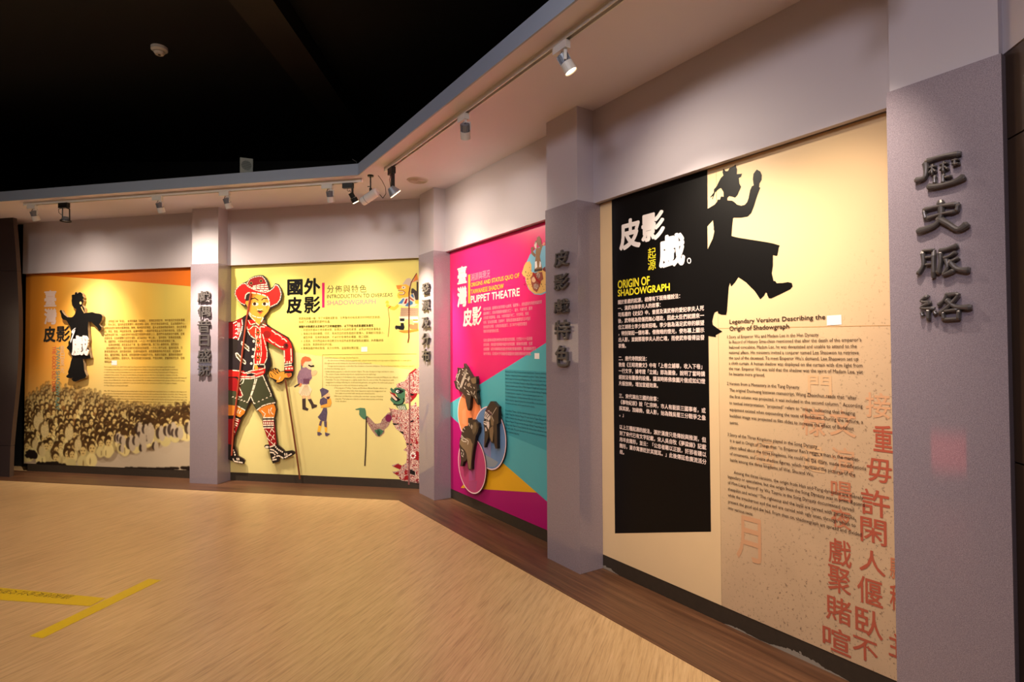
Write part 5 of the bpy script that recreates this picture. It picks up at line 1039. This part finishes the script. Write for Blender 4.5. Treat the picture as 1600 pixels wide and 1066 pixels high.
# ---------------------------------------------------------------- mural 4: cream
s4L, s4R = s4+.0, s5-PW+.02
root4 = empty('mural_panel', WBp.w((s4L+s4R)/2, ZPB, 0), 'cream mural with a black text panel and a dancing silhouette, nearest on the right wall', 'mural')
def paper():
    m = bpy.data.materials.new('printed_paper'); m.use_nodes = True; nt = m.node_tree; b = nt.nodes['Principled BSDF']; tc = nt.nodes.new('ShaderNodeTexCoord')
    sx = nt.nodes.new('ShaderNodeSeparateXYZ'); nt.links.new(tc.outputs['Object'], sx.inputs[0])
    def math_(op, a, c):
        n = nt.nodes.new('ShaderNodeMath'); n.operation = op
        for i, q in enumerate((a, c)):
            if isinstance(q, (int, float)): n.inputs[i].default_value = q
            else: nt.links.new(q, n.inputs[i])
        n.use_clamp = False; return n.outputs[0]
    # coordinate along the wall (object x,y) rises to the right; z falls downwards
    al = math_('ADD', math_('MULTIPLY', sx.outputs[0], WBp.t.x), math_('MULTIPLY', sx.outputs[1], WBp.t.y))
    g1 = math_('MULTIPLY_ADD', al, .62); g = math_('SUBTRACT', math_('MULTIPLY', al, .62), math_('MULTIPLY', sx.outputs[2], .38))
    r = nt.nodes.new('ShaderNodeValToRGB'); e = r.color_ramp.elements
    e[0].position = .0; e[0].color = (lin(238), lin(205), lin(156), 1); e[1].position = .55; e[1].color = (lin(212), lin(178), lin(142), 1)
    g2 = math_('ADD', g, .55); nt.links.new(g2, r.inputs[0])
    v = nt.nodes.new('ShaderNodeTexNoise'); v.inputs['Scale'].default_value = 70; v.inputs['Detail'].default_value = 4; v.inputs['Roughness'].default_value = .7
    nt.links.new(tc.outputs['Object'], v.inputs['Vector'])
    thr = nt.nodes.new('ShaderNodeValToRGB'); t = thr.color_ramp.elements; t[0].position = .35; t[0].color = (1, 1, 1, 1); t[1].position = .41; t[1].color = (0, 0, 0, 1)
    nt.links.new(v.outputs[0], thr.inputs[0])
    msk = nt.nodes.new('ShaderNodeClamp'); nt.links.new(math_('MULTIPLY', math_('ADD', g, .32), 2.2), msk.inputs[0])
    mk = math_('MULTIPLY', thr.outputs[0], math_('MULTIPLY', msk.outputs[0], .75))
    mx = nt.nodes.new('ShaderNodeMix'); mx.data_type = 'RGBA'; nt.links.new(mk, mx.inputs[0]); nt.links.new(r.outputs[0], mx.inputs[6]); mx.inputs[7].default_value = (lin(110), lin(84), lin(66), 1)
    v2 = nt.nodes.new('ShaderNodeTexNoise'); v2.inputs['Scale'].default_value = 5; v2.inputs['Detail'].default_value = 5; nt.links.new(tc.outputs['Object'], v2.inputs['Vector'])
    m2 = nt.nodes.new('ShaderNodeMix'); m2.data_type = 'RGBA'; m2.blend_type = 'MULTIPLY'; nt.links.new(math_('MULTIPLY', msk.outputs[0], .25), m2.inputs[0]); nt.links.new(mx.outputs[2], m2.inputs[6]); nt.links.new(v2.outputs[0], m2.inputs[7])
    nt.links.new(m2.outputs[2], b.inputs['Base Color']); b.inputs['Roughness'].default_value = .42; b.inputs['Specular IOR Level'].default_value = .35
    return m
CREAM = pm((238, 205, 158), rough=.42); sJ = WBp.px(1124.5, 700)[0]
b = MB(); wallbox(b, WBp, s4L, sJ-.001, ZPB, ZPT, -.012, 0); b.obj('board', CREAM, root4)
b = MB(); wallbox(b, WBp, sJ+.001, s4R, ZPB, ZPT, -.012, 0); b.obj('board', paper(), root4)
a = Flat(WBp, .0)
a.poly([(955.7, 300), (1105, 250), (1105.3, 262), (1107, 520), (1111, 831), (961, 833.6)], INK, 1); clamp_obj(a.obj('black_field', root4), WBp, s4L, s4R)
p1 = lambda *v: Z(1100, 255, 10.66, *v); p2 = lambda *v: Z(1100, 350, 10.66, *v); p3 = lambda *v: Z(1100, 430, 10.66, *v)
man = p1(0,765,55,765,180,690,220,640,230,605,265,610,285,555,330,560,325,480,285,415,250,430,185,490,160,560,145,605,138,600,150,545,110,575,105,568,165,490,165,440,210,390,250,310,280,250,325,205,310,150,325,90,365,135,400,130,430,80,510,45,525,20,550,100,548,185,635,175,615,230,580,250,590,340,620,395,600,440,560,530,520,575,470,560,420,550,390,580,390,620,470,625,510,650,550,690,620,710,680,695,720,650,745,580,770,450,800,385,830,370,815,270,825,180,880,105,940,140,965,200,960,280,925,340,920,400,940,410,915,470,870,600,830,730,790,830,730,890,620,910,500,910,485,920,470,1060) \
    + p2(460,200,550,225,800,265,1050,305,1150,325,1265,360,1245,400,1240,440,1225,520,1210,535,1150,520,1150,700,1130,820,1160,950,1185,950,1215,990,1260,985,1310,985,1400,970,1465,985,1478,1040) \
    + p3(1440,235,1300,305,1120,390,1080,385,1060,340,1050,300,1030,290,1000,345,940,405,850,270,700,120,575,35,520,120,455,190,435,130,415,200,385,600,370,665,290,660,240,640,230,600,180,625,160,680,140,770,150,830,230,890,310,940,265,965,200,1000,200,1035,80,1015,0,1010)
a = Flat(WBp, .0); a.poly(man, INK, 2)
a.poly(p1(65,1050,150,955,165,1060)+p2(165,100,175,120,150,240,65,420,60,40), CREAM, 3); a.obj('dancer_print', root4, 'printed black silhouette of a dancer with one hand and one foot raised')
a = Flat(WBp, .0008); YW, WT = pm((240, 222, 50)), pm((240, 216, 206))
a.fit('皮', 967.5, 346, 1001.5, 386, WHITE, weight=.04); a.fit('影', 1002, 336.5, 1039.5, 372, WHITE, weight=.04); a.fit('戲', 1029.5, 370, 1071, 414, WHITE, weight=.04)
a.ell(1077, 407.5, 3.2, 4.6, WHITE, 3); a.ell(1077, 407.5, 2.0, 3.2, INK, 4)
a.fit('起', 1012.3, 388.5, 1025, 403.5, YW, weight=.0); a.fit('源', 1012.3, 406.6, 1025, 421, YW, weight=.0)
a.fit('ORIGIN OF', 965.4, 438.5, 1015.5, 445.2, YW, weight=.03); a.fit('SHADOWGRAPH', 965.4, 453, 1047, 454.4, YW, weight=.03); a.obj('title_lettering', root4)
zh = ['關於影戲的起源，相傳有下面幾種說法：', '一、漢武帝與李夫人的故事：', '司馬遷的《史記》中，曾提及漢武帝的愛妃李夫人死', '後，武帝極為悲傷而無心理政，因此大臣們就請來一', '位江湖術士李少翁來招魂。李少翁為滿足武帝的願望', '，特別架起一個布幕，借微暗的燈光，使布幕上顯示', '出人影，並說那是李夫人的亡魂，而使武帝看得益發', '哀慟。', '',
      '二、唐代寺院說法：', '敦煌《王昭君變文》中有「上卷立鋪畢，收入下卷」', '一行文字，據考證「立鋪」即為圖像，說明了當時講', '經說法有圖像的設備，講演時將佛像圖片做成如幻燈', '片般放映，增加宣經效果。', '', '三、宋代演出三國的故事：', '《事物紀原》說「仁宗時，市人有能談三國事者，或', '採其說，加緣飾，做人影，始為魏吳蜀三分戰爭之像', '。」', '',
      '以上三種起源的說法，源於漢唐只是傳說與推測，但', '到了宋代已有文字記載，宋人吳自牧《夢粱錄》記載', '用羊皮雕形，並云：「公忠者雕以正貌，奸邪者鏤以', '醜形，蓋亦寓褒貶於其間耳。」此後傳延愈廣流派分', '歧。']
a = Flat(WBp, .0008); a.lines([(t, 965.6+.12*i, 475.4+9.72*i) for i, t in enumerate(zh)], 7.4, WT, full=(zh[2], 965.6, 1100), weight=.022, res=2); a.obj('chinese_lettering', root4)
a = Flat(WBp, .0008); DB = pm((62, 42, 34))
a.fit('Legendary Versions Describing the', 1139.9, 499.6, 1290, 501.2, DB, weight=.016); a.fit('Origin of Shadowgraph', 1139.9, 510, 1233.4, 516, DB, weight=.016); a.obj('heading_lettering', root4)
en = [('1.Story of Emperor Wu and Madam Lee in the Han Dynasty', 1135.6, 529), ('In Record of History Sima-chien mentioned that after the death of the emperor’s', 1139.2, 536.8), ('beloved concubine, Madam Lee, he was devastated and unable to attend to the', 1139.2, 545), ('national affairs. His ministers invited a conjurer named Lee Shaowon to retrieve', 1139.2, 553.3),
      ('the soul of the deceased. To meet Emperor Wu’s demand, Lee Shaowon set up', 1139.2, 561.5), ('a cloth curtain. A human shadow was displayed on the curtain with dim light from', 1139.2, 569.8), ('the rear. Emperor Wu was told that the shadow was the spirit of Madam Lee, yet', 1139.2, 578.1), ('he became more grieved.', 1139.4, 586.4),
      ('2.Version from a Monastery in the Tang Dynasty', 1136, 601.5), ('The original Dunhuang bienwen manuscript, Wang Zhaochun reads that “after', 1140, 611.6), ('the first column was projected, it was included in the second column.” According', 1140, 621.6), ('to textual interpretation, “projected” refers to “image, indicating that imaging', 1140, 631.7), ('equipment existed when expounding the texts of Buddhism. During the lecture, a', 1140.2, 641.9), ('buddhist image was projected as film slides to increase the effect of Buddhist', 1140.3, 651.8), ('sutras.', 1140.3, 662.3),
      ('3.Story of the Three Kingdoms played in the Song Dynasty', 1136.8, 681), ('It is said in Origin of Things that: “in Emperor Ren’s reign, a man in the market-', 1140.6, 690.8), ('place talked about the three kingdoms. He could tell the story, made modifications', 1140.6, 700.9), ('of ornaments, and create shadow figures, which represent the pictures of the', 1140.6, 711), ('battle among the three kingdoms of Wei, Shu and Wu.', 1140.8, 720.6),
      ('Among the three versions, the origin from Han and Tang dynasties are merely', 1147, 740.3), ('legendary or speculative, but the origin from the Song Dynasty was in print. Record', 1137.4, 746.8), ('of Mon-Liang Record” by Wu Tzemu in the Song Dynasty documented carved', 1137.5, 756), ('sheepskin and wrote: “The righteous and the loyal are carved with good looks,', 1137.6, 766), ('while the treacherous and the evil are carved with ugly ones, through which to', 1137.7, 775.7), ('present the good and the bad. From then on, shadowgraph art spread and divided', 1137.8, 785.6), ('into various sects.', 1138, 795.8)]
a = Flat(WBp, .0008); a.lines(en, 6.9, DB, full=(en[1][0], 1139.2, 1346), weight=.004, res=2); a.obj('english_lettering', root4)
a = Flat(WBp, .0012); a.poly([(1292, 493.5), (1314.5, 492), (1315, 507.3), (1292, 508.6)], WHITE, 1); a.obj('sticker', root4, 'blank white sticker right of the English heading')
a = Flat(WBp, .0006); rc = {0: pm((178, 88, 66)), 1: pm((194, 120, 88)), 2: pm((212, 160, 120)), 3: pm((220, 178, 134))}
brush = [('戲', 1294, 1331, 864, 41, 0), ('聚', 1293, 1330, 907, 42, 0), ('賭', 1290, 1331, 954, 40, 0), ('喧', 1285, 1330, 1001, 38, 0), ('唱', 1298, 1331, 768, 31, 1), ('夜', 1298, 1330, 811, 31, 1),
         ('接', 1352, 1392, 634, 40, 2), ('重', 1364, 1396, 686, 42, 0), ('毋', 1354, 1394, 736, 37, 0), ('許', 1345, 1391, 787, 42, 0), ('閑', 1344, 1386, 831, 40, 0), ('人', 1342, 1384, 879, 36, 0), ('偃', 1339, 1380, 925, 43, 0), ('臥', 1336, 1380, 974, 42, 0), ('不', 1332, 1372, 1016, 34, 0),
         ('門', 1262, 1300, 604, 34, 3), ('様', 1252, 1290, 660, 44, 2), ('文', 1296, 1338, 662, 42, 2), ('揭', 1178, 1210, 708, 44, 3), ('違', 1252, 1290, 716, 44, 3), ('演', 1298, 1336, 722, 44, 2), ('月', 1150, 1190, 843, 70, 2), ('縣', 1390, 1414, 890, 34, 1), ('種', 1390, 1416, 936, 40, 0), ('主', 1388, 1414, 1010, 38, 0)]
for ch, x0, x1, yc, hh, k in brush:
    dm = (yc-556)/((x0+x1)/2-211)*(x1-x0)/2; y0, y1 = yc-hh/2-dm, yc+hh/2+dm
    a = Flat(WBp, .0006); a.fit(ch, x0, y0, x1, y1, rc[k], 1, weight=.012, res=3); clamp_obj(a.obj('brush_character', root4), WBp, s4L, s4R)
a = Flat(WBp, .0004); a.stroke([(1121, 513.4), (1394, 508.6)], .0025, pm((196, 150, 96)), 1); clamp_obj(a.obj('seam', root4), WBp, s4L, s4R)
# ---------------------------------------------------------------- exhibits of the hall that the pillars mirror
root = empty('lightbox_screen', (XL+.02, 6.3, 1.5), 'lit cream projection screen on the left wall, seen mirrored in the third pillar', 'screen')
b = MB(); b.box((XL, 5.75, 1.25), (XL+.05, 6.95, 2.15)); b.obj('frame', M_BP, root)
b = MB(); b.box((XL+.05, 5.8, 1.3), (XL+.055, 6.9, 2.1)); b.obj('screen', mat((255, 235, 205), .5, emis=(255, 226, 190), estr=1.6, name='lit_screen'), root)
root = empty('lightbox_screen', (XL+.02, 4.0, 1.1), 'lit bluish screen on the left wall, seen mirrored in the first pillar', 'screen')
b = MB(); b.box((XL, 3.45, 1.1), (XL+.05, 4.45, 1.6)); b.obj('frame', M_BP, root)
b = MB(); b.box((XL+.05, 3.5, 1.15), (XL+.055, 4.4, 1.55)); b.obj('screen', mat((235, 240, 255), .5, emis=(225, 230, 255), estr=1.8, name='lit_screen_blue'), root)
root = empty('red_light_column', (-3.2, 1.0, 0), 'frosted column glowing red, seen mirrored in the nearest pillar', 'lamp')
b = MB(); b.cyl((-3.2, 1.0, 0), (-3.2, 1.0, .12), .3, n=32); b.obj('base', M_BP, root)
b = MB(); b.cyl((-3.2, 1.0, .12), (-3.2, 1.0, .78), .15, n=32, cap=False); b.obj('diffuser', mat((150, 60, 60), .5, emis=(255, 50, 60), estr=2.3, name='red_diffuser'), root)
b = MB(); b.cyl((-3.2, 1.0, .78), (-3.2, 1.0, .85), .2, n=32); b.obj('cap', M_BP, root)
# emission ramp fades the red column towards its ends, softening its mirrored glow
m = bpy.data.materials['red_diffuser']; nt = m.node_tree; bs = nt.nodes['Principled BSDF']
tc = nt.nodes.new('ShaderNodeTexCoord'); sx = nt.nodes.new('ShaderNodeSeparateXYZ'); nt.links.new(tc.outputs['Object'], sx.inputs[0])
rp = nt.nodes.new('ShaderNodeValToRGB'); el_ = rp.color_ramp.elements; rp.color_ramp.interpolation = 'EASE'
el_[0].position = .12; el_[0].color = (0, 0, 0, 1); el_[1].position = .78; el_[1].color = (0, 0, 0, 1)
for p_, v_ in ((.38, 1.0), (.52, 1.0)): q_ = el_.new(p_); q_.color = (v_, v_, v_, 1)
nt.links.new(sx.outputs[2], rp.inputs[0])
ml = nt.nodes.new('ShaderNodeMath'); ml.operation = 'MULTIPLY'; ml.inputs[1].default_value = 2.6
nt.links.new(rp.outputs[0], ml.inputs[0]); nt.links.new(ml.outputs[0], bs.inputs['Emission Strength'])
